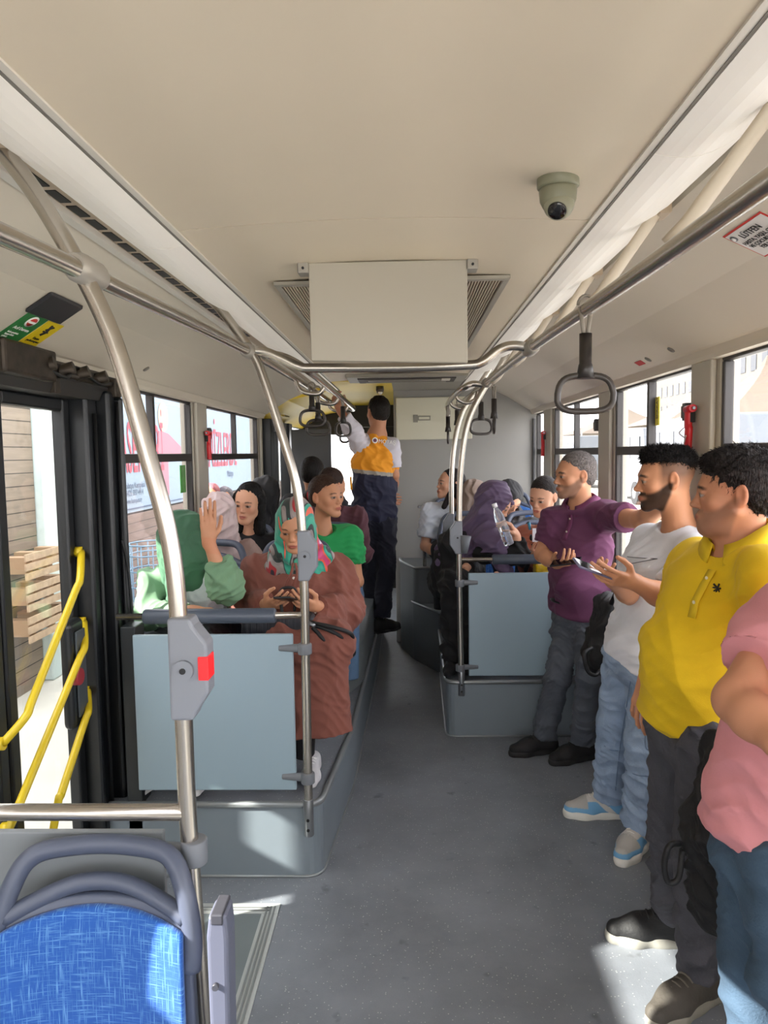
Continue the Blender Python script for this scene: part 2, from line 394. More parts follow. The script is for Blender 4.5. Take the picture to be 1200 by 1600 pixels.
# rear right cabinet and step below partition
cab = MB().prism(round_poly([(.02, 6.44), (.02, 6.25), (.14, 5.85), (1.2, 5.85), (1.2, 6.44)], [0, .03, .05, 0, 0]), .0, .76)
struct(cab.build('floor_engine_box', mat('dark_box', '5b6063', .5), bevel=.01))
struct(MB().tube([(.02, 6.4, .762), (.025, 6.24, .762), (.14, 5.85, .762), (.6, 5.85, .762)], .012, 8).build('trim_11', mat('edge_trim')))
b = MB().prism(round_poly([(.10, 6.3), (.12, 5.9), (.325, 5.5), (.6, 5.5), (.6, 6.3)], [0, .03, .03, 0, 0]), 0, .47)
struct(b.build('floor_step_box', mat('dark_box'), bevel=.01))
struct(MB().tube([(.11, 6.0, .472), (.125, 5.9, .472), (.32, 5.51, .472)], .010, 8).build('trim_12', mat('edge_trim')))
# ------ ramp frame let into the floor by the door
al = mat('aluminium_strip', 'c4c6c3', .35, .4)
b = MB()
b.box((-.47, 1.2, 0), (-.41, 2.62, .004)); b.box((-1.18, 2.56, 0), (-.41, 2.62, .005))
rf = b.build('trim_13', al); struct(rf)
b = MB()
for dx in (-.458, -.444, -.430): b.box((dx, 1.2, .005), (dx + .006, 2.6, .008))
for dy in (2.574, 2.59): b.box((-1.18, dy, .005), (-.44, dy + .005, .008))
struct(b.build('trim_14', mat('dark_strip', '8a8d8c', .4, .4)))
struct(MB().box((-1.19, 1.2, 0), (-.47, 2.56, .003)).build('floor_ramp_plate', mat('ramp_plate', '6f7779', .35, noise=(4, .08))))

# ------ closed double door on the left
dm = mat('door_black', '141619', .4)
def door_leaf(n, ya, yb):
    b = MB(); x0, x1 = XL - .03, XL + .015
    b.box((x0, ya, .0), (x1, ya + .055, 1.90)).box((x0, yb - .055, .0), (x1, yb, 1.90))
    b.box((x0, ya + .055, .0), (x1, yb - .055, .14)).box((x0, ya + .055, 1.855), (x1, yb - .055, 1.90))
    d = b.build('door_%d' % n, dm, bevel=.008); struct(d)
    MB().box((XL - .012, ya + .05, .13), (XL - .006, yb - .05, 1.86)).build('door_glass', glass_mat('door_glass', (.965, .98, .975)), d)
    return d
d1 = door_leaf(1, 2.24, 2.76); d2 = door_leaf(2, 1.28, 2.225)
b = MB().profile([(-1.2, 1.90), (-1.11, 1.90), (-1.09, 1.95), (-1.09, 2.0), (-1.2, 2.0)], 1.25, 3.0)
struct(b.build('door_header', mat('header_dark', '2a2826', .5)))
# pillar behind the door: several vertical black folds
b = MB()
b.box((-1.2, 2.76, 0), (-1.12, 2.86, 1.94)); b.box((-1.2, 2.86, 0), (-1.075, 2.93, 1.94))
b.box((-1.2, 2.93, 0), (-1.05, 2.955, 1.92))
struct(b.build('wall_door_pillar', mat('pillar_black', '101317', .35), bevel=.012))
b = MB().tube([(-1.115, 2.82, .15), (-1.115, 2.82, 1.85)], .008, 8).tube([(-1.065, 2.92, .15), (-1.065, 2.92, 1.9)], .006, 8)
b.tube(spline([(-1.06, 2.9, 1.35), (-1.05, 2.925, 1.22), (-1.04, 2.925, .95), (-1.04, 2.925, .5)]), .006, 6)
struct(b.build('trim_15', dark_rubber()))
# narrow black kick panel between pillar and guard panel
struct(MB().box((-1.045, 2.80, .0), (-.985, 2.90, 1.02)).build('trim_16', mat('kick_black', '24282b', .4), bevel=.004))
# door linkage up in the open header box
root = empty('door_mechanism', (-1.12, 2.0, 1.97), 'dark greasy door linkage of rods and motor over the closed doors', 'door mechanism')
gm = mat('greasy_metal', '3b332b', .45, .5, noise=(30, .4))
MB().tube([(-1.12, 1.3, 2.0), (-1.12, 2.95, 2.0)], .016, 10).build('rod', gm, root)
MB().tube([(-1.09, 2.55, 1.97), (-1.08, 3.0, 1.965)], .012, 10).build('rod', gm, root)
MB().box((-1.15, 2.1, 1.93), (-1.06, 2.42, 2.03)).build('motor_housing', gm, root, bevel=.01)
for y in (2.36, 2.5, 2.62, 2.78): MB().tube([(-1.15, y, 1.96), (-1.05, y + .02, 1.99)], .022, 10).build('joint', gm, root)
MB().tube(spline([(-1.10, 2.3, 2.0), (-1.05, 2.45, 1.95), (-1.08, 2.6, 2.0), (-1.06, 2.75, 1.955), (-1.08, 2.95, 1.98)]), .006, 6).build('cable', mat('cable_black', '101010', .5), root)
MB().box((-1.12, 2.46, 1.90), (-1.09, 2.50, 1.99)).build('bracket', gm, root, bevel=.003); MB().box((-1.12, 2.90, 1.92), (-1.06, 2.96, 1.99)).build('bracket', gm, root, bevel=.003)
# yellow grab bars on the door
yel = mat('yellow_paint', 'd8bc22', .35)
bars = [((127, 862), (125, 905), (40, 1120), (4, 1162), 'highest'), ((131, 972), (132, 1010), (28, 1262), (14, 1295), 'middle'), ((137, 1080), (138, 1110), (90, 1258), (62, 1420), 'lowest')]
for a, c, d, e, nm in bars:
    root = empty('grab_bar', tuple(at(*c, 2.62)), 'diagonal yellow grab bar on the glass door, the %s of three' % nm, 'grab bar', 'yellow grab bars on the door')
    ya, yb = 2.71, 2.30
    def onx(p, x):
        d_ = _f + CR * (p[0] - 600) / F_PX - CU * (p[1] - 800) / F_PX; return CAM + d_ * ((x - CAM[0]) / d_[0])
    pa, pb, pc, pd = onx(a, -1.165), onx(c, -1.11), onx(d, -1.11), onx(e, -1.165)
    MB().tube(spline([pa, pb, pb * .9 + pc * .1, pb * .5 + pc * .5, pb * .1 + pc * .9, pc, pd], 6), .0135, 10).build('bar', yel, root)
    for q in (pa, pd):
        MB().tube([q + np.array([-.022, 0, 0]), q + np.array([.006, 0, 0])], .02, 12).build('mount', yel, root)
# door emergency box with red knob
root = empty('door_release_box', tuple(onx((118, 1060), -1.16)), 'black door release housing with a round red knob', 'door release')
c = onx((118, 1050), -1.15)
MB().box((-1.175, c[1] - .07, c[2] - .20), (-1.13, c[1] + .05, c[2] + .20)).build('housing', mat('housing_black', '1b1e21', .35), root, bevel=.025, seg=4)
MB().box((-1.13, c[1] - .04, c[2] - .16), (-1.122, c[1] + .035, c[2] + .16)).build('inner_rim', mat('housing_grey', '4a5054', .4), root, bevel=.01)
kb = onx((125, 1057), -1.10)
MB().tube([(-1.125, kb[1], kb[2]), (-1.095, kb[1], kb[2])], .031, 20).build('red_knob', mat('knob_red', '9c2b33', .4), root, bevel=.004)
# ================================================================== RAILS AND STANCHIONS
def V3(*a): return np.array(a, float)
RT = .0175
def rail(name, pts, label, group=None, r=RT, n=14, m=None):
    o = MB().tube(pts, r, n).build(name, m or steel()); return setp(o, label, 'handrail', group)
railL = rail('ceiling_rail', spline([(-.545, -1.5, 2.0), (-.535, .5, 2.0), (-.515, 1.4, 2.027), (-.498, 2.75, 2.066), (-.50, 4.4, 2.085), (-.50, 6.2, 2.09)]), 'long steel ceiling handrail along the left side above the door')
railR = rail('ceiling_rail', spline([(.55, -1.5, 2.0), (.545, .9, 2.015), (.545, 2.75, 2.058), (.545, 4.25, 2.07), (.54, 5.9, 2.08)]), 'long steel ceiling handrail along the right side')
cross = rail('cross_rail', spline([(-.50, 2.76, 2.067), (-.44, 2.76, 2.064), (-.374, 2.76, 2.037), (-.31, 2.76, 2.006), (-.25, 2.76, 2.0), (.05, 2.76, 1.997), (.30, 2.76, 2.0), (.365, 2.76, 2.010), (.43, 2.76, 2.055), (.48, 2.76, 2.068), (.545, 2.76, 2.06)]), 'steel crossbar bent down across the aisle below the ceiling screen')
inner = rail('inner_rail', spline([(-.50, 3.05, 2.09), (-.46, 3.04, 2.09), (-.40, 3.06, 2.075), (-.345, 3.3, 2.05), (-.335, 3.8, 2.045), (-.33, 5.0, 2.045), (-.33, 5.9, 2.045), (-.36, 6.15, 2.05), (-.43, 6.2, 2.08), (-.50, 6.2, 2.09)], 6), 'inner steel handrail over the left seats with rounded ends')
inr = rail('inner_rail', spline([(.545, 4.27, 2.06), (.47, 4.27, 2.07), (.42, 4.3, 2.05), (.40, 4.6, 2.045), (.40, 5.6, 2.04), (.42, 5.85, 2.0), (.42, 5.9, 1.95)], 6), 'short inner steel handrail beyond the paired right poles')
for k, y in enumerate((3.9, 4.7, 5.5)):
    rail('rail_rung', spline([(-.50, y, 2.083), (-.47, y, 2.02), (-.42, y, 2.0), (-.37, y, 2.0), (-.345, y, 2.03), (-.335, y, 2.045)], 5), 'curved steel rung linking the two left ceiling rails, %s' % ['nearest of three', 'middle of three', 'farthest of three'][k], 'rungs between the left ceiling rails', r=.012, n=10)
for k, y in enumerate((4.7, 5.3)):
    rail('rail_rung', spline([(.543, y, 2.07), (.52, y, 2.01), (.47, y, 1.99), (.42, y, 2.01), (.40, y, 2.045)], 5), 'curved steel rung linking the right ceiling rails, %s' % ['nearer of two', 'farther of two'][k], 'rungs between the right ceiling rails', r=.012, n=10)
def joint(p, name='rail_joint', r=.028, par=None, d=(0, 1, 0), L=.06):
    p = V3(*p); d = V3(*d)
    return MB().tube([p - d * L, p - d * L * .6, p + d * L * .6, p + d * L], r, 14, rs=[r * .74, r, r, r * .74]).build(name, bracket_m(), par)
joint((-.517, 1.405, 2.03), par=railL); joint((-.498, 2.76, 2.067), par=railL, L=.05); joint((.545, 2.76, 2.058), par=railR, L=.07); joint((.545, 4.25, 2.07), par=railR); joint((-.5, 3.05, 2.09), par=railL, L=.04)
# flat beige arms holding the right rail
for k, (y, yb) in enumerate(((.55, .66), (1.22, 1.36), (1.83, 1.95), (2.44, 2.54), (3.1, 3.2), (3.9, 4.0))):
    o = empty('ceiling_hanger', (.70, y, 2.25), 'flat beige arm holding the right ceiling rail, %s' % ['behind the viewer', 'nearest of the row', 'second of the row', 'third of the row', 'fourth of the row', 'farthest of the row'][k], 'rail bracket', 'beige arms holding the right ceiling rail')
    MB().tube([(.690, y, 2.245), (.675, y + .01, 2.225), (.58, yb - .02, 2.075), (.548, yb, 2.045)], .02, 10, rs=[.016, .02, .021, .016], flat=((1, 0, .8), .55)).build('arm', mat('beige_arm', 'c4b8a4', .45), o)
    MB().box((.685, y - .03, 2.235), (.715, y + .035, 2.262)).build('clip', mat('clip_tan', 'a8957d', .5), o, bevel=.004)
# stanchions
def stanchion(pts, label, rings=(), box=None, foot=None, r=RT):
    pts = [V3(*p) for p in pts]
    root = empty('stanchion', tuple(pts[0]), label, 'stanchion pole', 'upright steel poles')
    MB().tube(spline(pts, 8), r, 16).build('pole', steel(), root)
    if foot: MB().tube([pts[0] + V3(0, 0, -.03), pts[0] + V3(0, 0, .12)], r * 1.12, 14).build('foot_cap', mat('cap_grey', '8a8d90', .3, .7), root, bevel=.004); \
             MB().tube([pts[0] + V3(0, -r * 1.3, 0), pts[0] + V3(0, -r * .9, 0)], .006, 8).tube([pts[0] + V3(0, -r * 1.3, .04), pts[0] + V3(0, -r * .9, .04)], .006, 8).build('bolt', mat('bolt_dark', '2a2a2a', .4, .6), root)
    return root
st1 = stanchion([(-.325, 1.4, 0.0), (-.347, 1.4, .527), (-.362, 1.4, .95), (-.364, 1.4, 1.22), (-.373, 1.4, 1.487), (-.42, 1.4, 1.71), (-.467, 1.4, 1.892), (-.522, 1.4, 2.023), (-.60, 1.4, 2.166), (-.675, 1.4, 2.27)], 'nearest curved steel pole, beside the blue seat, with a grey stop button box')
st2 = stanchion([(-.317, 2.76, .225), (-.314, 2.76, .8), (-.313, 2.76, 1.3), (-.330, 2.76, 1.55), (-.382, 2.76, 1.754), (-.448, 2.76, 1.975), (-.485, 2.76, 2.06), (-.56, 2.76, 2.17), (-.625, 2.76, 2.255)], 'curved steel pole in front of the woman in the brown dress', foot=True)
st3 = stanchion([(.391, 4.25, .28), (.384, 4.25, .8), (.384, 4.25, 1.3), (.400, 4.25, 1.62), (.44, 4.25, 1.85), (.52, 4.25, 2.02), (.60, 4.25, 2.13), (.67, 4.25, 2.25)], 'curved steel pole at the corner of the right guard panel', foot=True)
st4 = stanchion([(.385, 4.95, .48), (.385, 4.95, 1.1), (.387, 4.95, 1.5), (.41, 4.95, 1.75), (.46, 4.95, 1.94), (.54, 4.95, 2.07), (.66, 4.95, 2.25)], 'farther curved steel pole just behind the right corner pole')

def stop_box(root, c, red=True, s=1.0, side=1):
    c = V3(*c)
    m1 = mat('stop_box_grey', '7e828a', .4)
    prof = [(-.024, -.10), (-.024, .10), (.02, .10), (.026, .085), (.052, .05), (.052, -.045), (.026, -.085), (.02, -.10)]
    b = MB().profile([(c[0] + side * x * s, c[2] + z * s) for x, z in prof], c[1] - .026 * s, c[1] + .026 * s)
    o = b.build('stop_box', m1, root, bevel=.006 * s, seg=3)
    MB().tube([(c[0] + side * .006 * s, c[1] - .034 * s, c[2]), (c[0] + side * .006 * s, c[1] - .026 * s, c[2])], .02 * s, 16).build('screw_boss', m1, o)
    MB().tube([(c[0] + side * .006 * s, c[1] - .036 * s, c[2]), (c[0] + side * .006 * s, c[1] - .034 * s, c[2])], .006 * s, 10).build('screw', dark_rubber(), o)
    if red: MB().box(tuple(c + V3(.034 * s, -.029 * s, -.020 * s)), tuple(c + V3(.0545 * s, .015, .026 * s))).build('red_button', mat('button_red', 'e0262c', .3, emit=('ff2a28', .08)), o, bevel=.002)
stop_box(st1, (-.356, 1.395, 1.272)); stop_box(st2, (-.308, 2.755, 1.30), False, .95); stop_box(st4, (.378, 4.945, 1.17), False, 1.0, -1); stop_box(st3, (.378, 4.245, 1.19), False, .95, -1)
MB().tube([(.41, 4.22, 1.10), (.42, 4.22, 1.20)], .03, 12, rs=[.018, .032]).build('hook', grey_plastic(), st3)
# short post on the rear cabinet
root = empty('cabinet_post', (.222, 5.87, .76), 'short steel post with a flat top standing on the rear cabinet', 'post')
MB().tube([(.222, 5.87, .76), (.222, 5.87, 1.24)], .014, 12).build('post', steel(), root)
MB().box((.17, 5.855, 1.24), (.275, 5.885, 1.262)).build('cap', mat('cap_grey', '8a8d90', .3, .7), root, bevel=.008)
# guard panels with padded bars
gpan = mat('guard_panel', '8fa3ae', .35, spec=.6, noise=(.8, .02))
def guard(y, xa, xb, z0, z1, xpole, xwall, pads, label, zr):
    s = 1 if xpole < 0 else -1
    root = empty('guard_panel', ((xa + xb) / 2, y, z0), label, 'guard panel', 'grey guard panels')
    MB().box((xa, y, z0), (xb, y + .018, z1)).build('panel', gpan, root, bevel=.005)
    edge = xb if xpole < 0 else xa
    for z in (z1 - .055, z0 + .055):
        b = MB().tube([(edge - s * .055, y + .005, z), (xpole - s * .03, y, z), (xpole + s * .012, y - .005, z)], .02, 12, flat=((0, 0, 1), 1.0), rs=[.012, .017, .016])
        b.tube([(xpole, y - .01, z - .02), (xpole, y - .01, z + .02)], .027, 16); b.build('clamp', grey_plastic(), root, bevel=.003)
    return root
guard(2.765, -.985, -.362, .375, .995, -.315, -1.2, None, 'pale grey guard panel in front of the women in green and brown', 1.07)
guard(4.265, .437, 1.19, .362, .975, .385, 1.2, None, 'grey guard panel behind the man in the purple polo', 1.06)
def padbar(y, xs, xp0, xp1, xe, z, label):
    root = empty('padded_bar', ((xp0 + xp1) / 2, y, z), label, 'padded rail')
    MB().tube([(xs, y, z), (xe, y, z)], .013, 12).build('tube', steel(), root)
    MB().tube([(xp0, y, z), (xp0 + .006, y, z), (xp1 - .006, y, z), (xp1, y, z)], .029, 18, rs=[.024, .029, .029, .024]).build('sleeve', mat('pad_sleeve', '454d5a', .4), root)
padbar(2.765, -1.04, -.935, -.425, -.32, 1.068, 'dark padded bar above the left guard panel')
padbar(4.265, .39, .575, 1.16, 1.20, 1.055, 'dark padded bar above the right guard panel')
# near horizontal bar and screen behind the foreground seat
root = empty('barrier_bar', (-.78, 1.4, .975), 'horizontal steel bar from the door side to the nearest pole', 'handrail')
MB().tube([(-1.19, 1.4, .975), (-.37, 1.4, .975)], .0165, 16).build('bar', steel(), root)
root = empty('seat_screen', (-.79, 1.43, .3), 'low grey screen panel behind the foreground blue seat', 'screen panel')
MB().box((-1.19, 1.415, .25), (-.42, 1.432, .925)).build('panel', mat('screen_grey', '7f8487', .45), root, bevel=.003)
b = MB().tube([(-.44, 1.41, .895), (-.352, 1.40, .895)], .014, 12).tube([(-.352, 1.40, .87), (-.352, 1.40, .92)], .026, 18)
b.build('clamp', grey_plastic(), root, bevel=.003)

# ================================================================== SEATS
def make_seat(label, loc, zb=None):
    """city-bus bucket seat facing -y; origin on the floor under the seat"""
    root = empty('bus_seat', loc, label, 'bus seat', None)
    sm = slate_plastic(); fab = blue_fabric()
    x, y, z = loc
    def W(px, py, pz): return (x + px, y + py, z + pz)
    # backrest shell as a lofted sheet
    def sheet(z0, z1, y_off, th, w0, wtop, name, m, curve_top=0.0, parent=root, n=16):
        V = []; Fc = []; rows = 12
        for side in (0, 1):
            for j in range(rows + 1):
                t = j / rows
                for i in range(n + 1):
                    u = -1 + 2 * i / n
                    zz = z0 + (z1 - z0) * t + (curve_top * (1 - u * u) - curve_top) * t
                    w = w0 + (wtop - w0) * t ** 1.6
                    yy = y_off + .09 * (zz - .45) / .5 - .030 * u * u + (th if side else 0) + .018 * math.cos((zz - .45) * 9)
                    V.append(W(u * w, yy, zz))
        R = (rows + 1) * (n + 1); q = n + 1
        for j in range(rows):
            for i in range(n):
                a = j * q + i; Fc.append((a, a + 1, a + q + 1, a + q)); Fc.append((R + a, R + a + q, R + a + q + 1, R + a + 1))
        for j in range(rows):
            for e in (0, n):
                a = j * q + e; Fc.append((a, a + q, R + a + q, R + a) if e == 0 else (a, R + a, R + a + q, a + q))
        for i in range(n):
            Fc.append((i, R + i, R + i + 1, i + 1)); a = rows * q + i; Fc.append((a, a + 1, R + a + 1, R + a))
        b = MB(); b.raw(V, Fc, True); return b.build(name, m, parent, bevel=.006)
    sheet(.36, .835, -.005, .03, .198, .188, 'back_shell', sm, .03)
    sheet(.40, .822, -.022, .02, .180, .176, 'backrest', fab, .035)
    # grip arch at the top
    def yb(zz): return .09 * (zz - .45) / .5 + .018 * math.cos((zz - .45) * 9) + .005
    arch = [(-.186, .71), (-.189, .76), (-.182, .81), (-.166, .86), (-.148, .894), (-.118, .912), (-.06, .918), (0, .920), (.06, .918), (.118, .912), (.148, .894), (.166, .86), (.182, .81), (.189, .76), (.186, .71)]
    MB().tube(spline([W(a, yb(c) - .028 * (a / .19) ** 2, c) for a, c in arch], 5), .019, 12, flat=((0, 1, 0), 1.0)).build('grip_arch', sm, root)
    low = [(-.178, .80), (-.13, .822), (-.06, .848), (0, .855), (.06, .848), (.13, .822), (.178, .80)]
    MB().tube(spline([W(a, yb(c) - .028 * (a / .19) ** 2, c) for a, c in low], 5), .017, 12).build('top_band', sm, root)
    # cushion
    V = []; n = 12; rows = 12; Fc = []
    for side in (0, 1):
        for j in range(rows + 1):
            for i in range(n + 1):
                u = -1 + 2 * i / n; t = j / rows
                w = .20 - .02 * t * 0
                yy = .02 - .42 * t
                zz = .45 - .02 * math.sin(t * PI) + .015 * u * u - (.035 * max(0, t - .8) / .2) ** 1 - (0 if side == 0 else .055)
                V.append(W(u * w, yy, zz))
    R = (rows + 1) * (n + 1); q = n + 1
    for j in range(rows):
        for i in range(n):
            a = j * q + i; Fc.append((a, a + q, a + q + 1, a + 1)); Fc.append((R + a, R + a + 1, R + a + q + 1, R + a + q))
    for j in range(rows):
        for e in (0, n): a = j * q + e; Fc.append((a, a + q, R + a + q, R + a))
    for i in range(n):
        for e in (0, rows): a = e * q + i; Fc.append((a, a + 1, R + a + 1, R + a))
    MB().raw(V, Fc, True).build('cushion', fab, root, bevel=.012, seg=3)
    b = MB().box(W(-.16, -.34, .30), W(.16, .0, .40)); b.box(W(-.05, -.25, 0), W(.05, -.05, .30)); b.box(W(-.13, -.30, 0), W(.13, 0, .03))
    b.build('pedestal', mat('pedestal_dark', '383c44', .5), root, bevel=.01)
    return root
def copy_tree(o, parent=None):
    c = o.copy(); col.objects.link(c)
    if parent is not None: c.parent = parent
    for ch in list(o.children): copy_tree(ch, c)
    return c
seat0 = make_seat('bright blue fabric bus seat with slate grip arch, close in the foreground', (-.525, 1.30, 0.0)); seat0['group'] = 'blue bus seats'
seats = [((-.955, 3.80, .30), 'bus seat at the window behind the woman in the green headscarf'),
         ((-.50, 3.80, .30), 'bus seat behind the woman in the brown dress'),
         ((-.965, 4.72, .30), 'window bus seat under the girl in black'),
         ((-.42, 4.72, .30), 'aisle bus seat behind the woman in the green T-shirt'),
         ((-.96, 5.45, .30), 'rear window bus seat under the woman in a black headscarf'),
         ((-.48, 5.45, .30), 'rear aisle bus seat beyond the green T-shirt woman')]
for loc, lab in seats:
    c = copy_tree(seat0); c.location = loc; c['label'] = lab
for loc, rz, lab in (((.955, 5.1, .33), PI / 2 * 0, 'bus seat under the girl in the orange top'), ((.50, 5.1, .33), 0, 'bus seat under the woman in the purple headscarf'),
                     ((.50, 6.35, .76 - .40), 0, 'rear bus seat under the girl in the white shirt'), ((.97, 6.35, .40), 0, 'rear corner bus seat under the woman in black')):
    c = copy_tree(seat0); c.location = loc; c.rotation_euler = (0, 0, rz); c['label'] = lab
# arm rest standing by the foreground seat
root = empty('armrest', (-.275, 1.30, 0), 'upright folded grey armrest beside the foreground blue seat', 'armrest', None)
MB().profile([(-.295, .38), (-.297, .80), (-.292, .838), (-.287, .845), (-.264, .845), (-.259, .838), (-.256, .80), (-.262, .38)], 1.27, 1.33).build('arm', mat('armrest_grey', '5c6070', .4), root, bevel=.008, seg=3)
MB().box((-.287, 1.268, .826), (-.264, 1.332, .847)).build('end_cap', mat('armrest_cap', '3e3f46', .4), root, bevel=.003)
MB().tube([(-.281, 1.262, .71), (-.281, 1.272, .71)], .006, 12).build('pivot_bolt', mat('armrest_cap'), root)
MB().box((-.30, 1.28, .30), (-.25, 1.32, .42)).box((-.34, 1.28, .28), (-.25, 1.32, .33)).build('hinge_block', mat('armrest_cap'), root)

# ================================================================== CEILING FITTINGS
# screen housing
root = empty('screen_housing', (.035, 2.2, 2.2), 'plain beige folded-down screen housing hanging from the ceiling', 'screen housing')
MB().raw([(-.195, 2.18, 2.235), (.265, 2.18, 2.235), (.265, 2.18, 1.940), (-.193, 2.18, 1.955), (-.195, 2.205, 2.235), (.265, 2.205, 2.235), (.265, 2.205, 1.940), (-.193, 2.205, 1.955)],
         [(0, 1, 2, 3), (7, 6, 5, 4), (0, 4, 5, 1), (1, 5, 6, 2), (2, 6, 7, 3), (3, 7, 4, 0)]).build('panel', mat('screen_panel', 'aca698', .5), root, bevel=.003)
for s_, x in ((1, -.21), (-1, .28)):
    MB().box((x - .016, 2.17, 2.205), (x + .016, 2.225, 2.235)).build('bracket', bracket_m(), root, bevel=.003)
    MB().tube([(x, 2.166, 2.218), (x, 2.172, 2.218)], .004, 8).build('screw', dark_rubber(), root)
# air grilles
for k, (xa, xb, ya, yb) in enumerate(((-.33, -.15, 2.36, 3.9), (.245, .412, 2.34, 3.9))):
    root = empty('air_grille', ((xa + xb) / 2, (ya + yb) / 2, 2.22), 'long slatted air grille in the ceiling %s the hanging screen' % ('left of' if k == 0 else 'right of'), 'air grille', 'ceiling air grilles')
    zc = 2.226
    gm2 = mat('grille_frame', 'a29c90', .5)
    MB().box((xa, ya, zc - .012), (xb, ya + .03, zc)).box((xa, yb - .03, zc - .012), (xb, yb, zc)).box((xa, ya + .03, zc - .012), (xa + .02, yb - .03, zc)).box((xb - .02, ya + .03, zc - .012), (xb, yb - .03, zc)).build('frame', gm2, root, bevel=.002)
    MB().box((xa + .02, ya + .03, zc - .004), (xb - .02, yb - .03, zc)).build('backing', mat('grille_dark', '6d5546', .7), root)
    b = MB(); x = xa + .026
    while x < xb - .024: b.box((x, ya + .03, zc - .010), (x + .0035, yb - .03, zc - .003)); x += .0092
    o = b.build('slats', mat('grille_slat', 'c7bba8', .5), root)
# fine cross texture
# security camera dome
root = empty('security_camera', (.396, 1.55, 2.235), 'olive grey dome security camera on the ceiling', 'security camera')
def lathe(c, prof, n=28, axis=None):
    b = MB(); V = []; Fc = []
    for r, z in prof:
        for k in range(n): a = 2 * PI * k / n; V.append(Vector((r * math.cos(a), r * math.sin(a), z)))
    if axis is not None:
        q = Vector((0, 0, 1)).rotation_difference(Vector(axis)); V = [q @ v for v in V]
    V = [v + Vector(c) for v in V]
    for j in range(len(prof) - 1):
        for k in range(n): Fc.append((j * n + k, j * n + (k + 1) % n, (j + 1) * n + (k + 1) % n, (j + 1) * n + k))
    b.raw(V, Fc, True); b.f.append(tuple(range(n))); b.f.append(tuple((len(prof) - 1) * n + k for k in range(n))); b.sm += [True, True]; return b
om = mat('olive_grey', '807f6a', .45)
lathe((.396, 1.55, 2.235), [(.041, 0), (.042, -.004), (.042, -.022), (.039, -.025)]).build('base', om, root)
lathe((.396, 1.55, 2.235), [(.036, -.024), (.038, -.03), (.036, -.05), (.030, -.062), (.015, -.07)]).build('socket', om, root)
lathe((.397, 1.545, 2.178), [(.001, .03), (.018, .027), (.029, .014), (.031, 0), (.029, -.012), (.022, -.024), (.019, -.026)], axis=(.25, .62, .72)).build('eyeball_housing', mat('olive_light', '8f8e79', .4), root)
lathe((.390, 1.528, 2.160), [(.019, .0), (.018, -.003), (.001, -.004)], axis=(.25, .62, .72)).build('lens', mat('lens_dark', '1b1a1c', .1), root)
# ceiling hatch frame and hanging sensor
root = empty('roof_hatch', (.1, 5.35, 2.22), 'dark recessed roof hatch with a grey rim farther down the ceiling', 'roof hatch')
MB().box((-.33, 5.14, 2.205), (.52, 5.54, 2.232)).build('rim', mat('hatch_rim', '9a968c', .5), root, bevel=.006)
MB().box((-.25, 5.2, 2.198), (.44, 5.49, 2.206)).build('recess', mat('hatch_dark', '3f3a36', .6), root)
MB().box((-.18, 5.25, 2.192), (.36, 5.33, 2.199)).box((-.20, 5.38, 2.192), (.38, 5.43, 2.199)).build('crossbar', mat('hatch_bar', '8a857c', .5), root, bevel=.002)
MB().box((.34, 5.22, 2.188), (.40, 5.30, 2.199)).build('latch', mat('light_trim'), root, bevel=.002)
root = empty('ceiling_sensor', (-.12, 6.0, 2.2), 'small dark hanging sensor with a white tip below the yellow ceiling', 'sensor')
lathe((-.12, 6.0, 2.22), [(.03, 0), (.032, -.03), (.024, -.055)]).build('housing', mat('sensor_brown', '4a4038', .5), root)
lathe((-.118, 5.985, 2.165), [(.018, .01), (.019, 0), (.010, -.010)]).build('tip', mat('tip_white', 'e8e6df', .4), root)
# rear ceiling, yellow
ym = mat('yellow_rear_panel', 'f0cf3c', .5, noise=(2, .05))
struct(MB().box((-.475, 5.56, 2.222), (-.02, 9.1, 2.26)).build('ceiling', ym))
struct(MB().box((-.02, 5.56, 2.222), (.62, 6.45, 2.26)).build('ceiling', mat('beige_grey', '8f8b82', .6)))
struct(MB().profile([(-1.2, 1.99), (-1.13, 2.04), (-.94, 2.155), (-.60, 2.225), (-.475, 2.224), (-.475, 2.4), (-1.2, 2.4)], 6.45, 9.1).build('wall_left_roof_panel', ym))
struct(MB().box((-1.03, 6.6, 2.03), (-1.0, 6.9, 2.04)).build('trim_17', mat('yellow_dark', 'b89a1e', .5)))
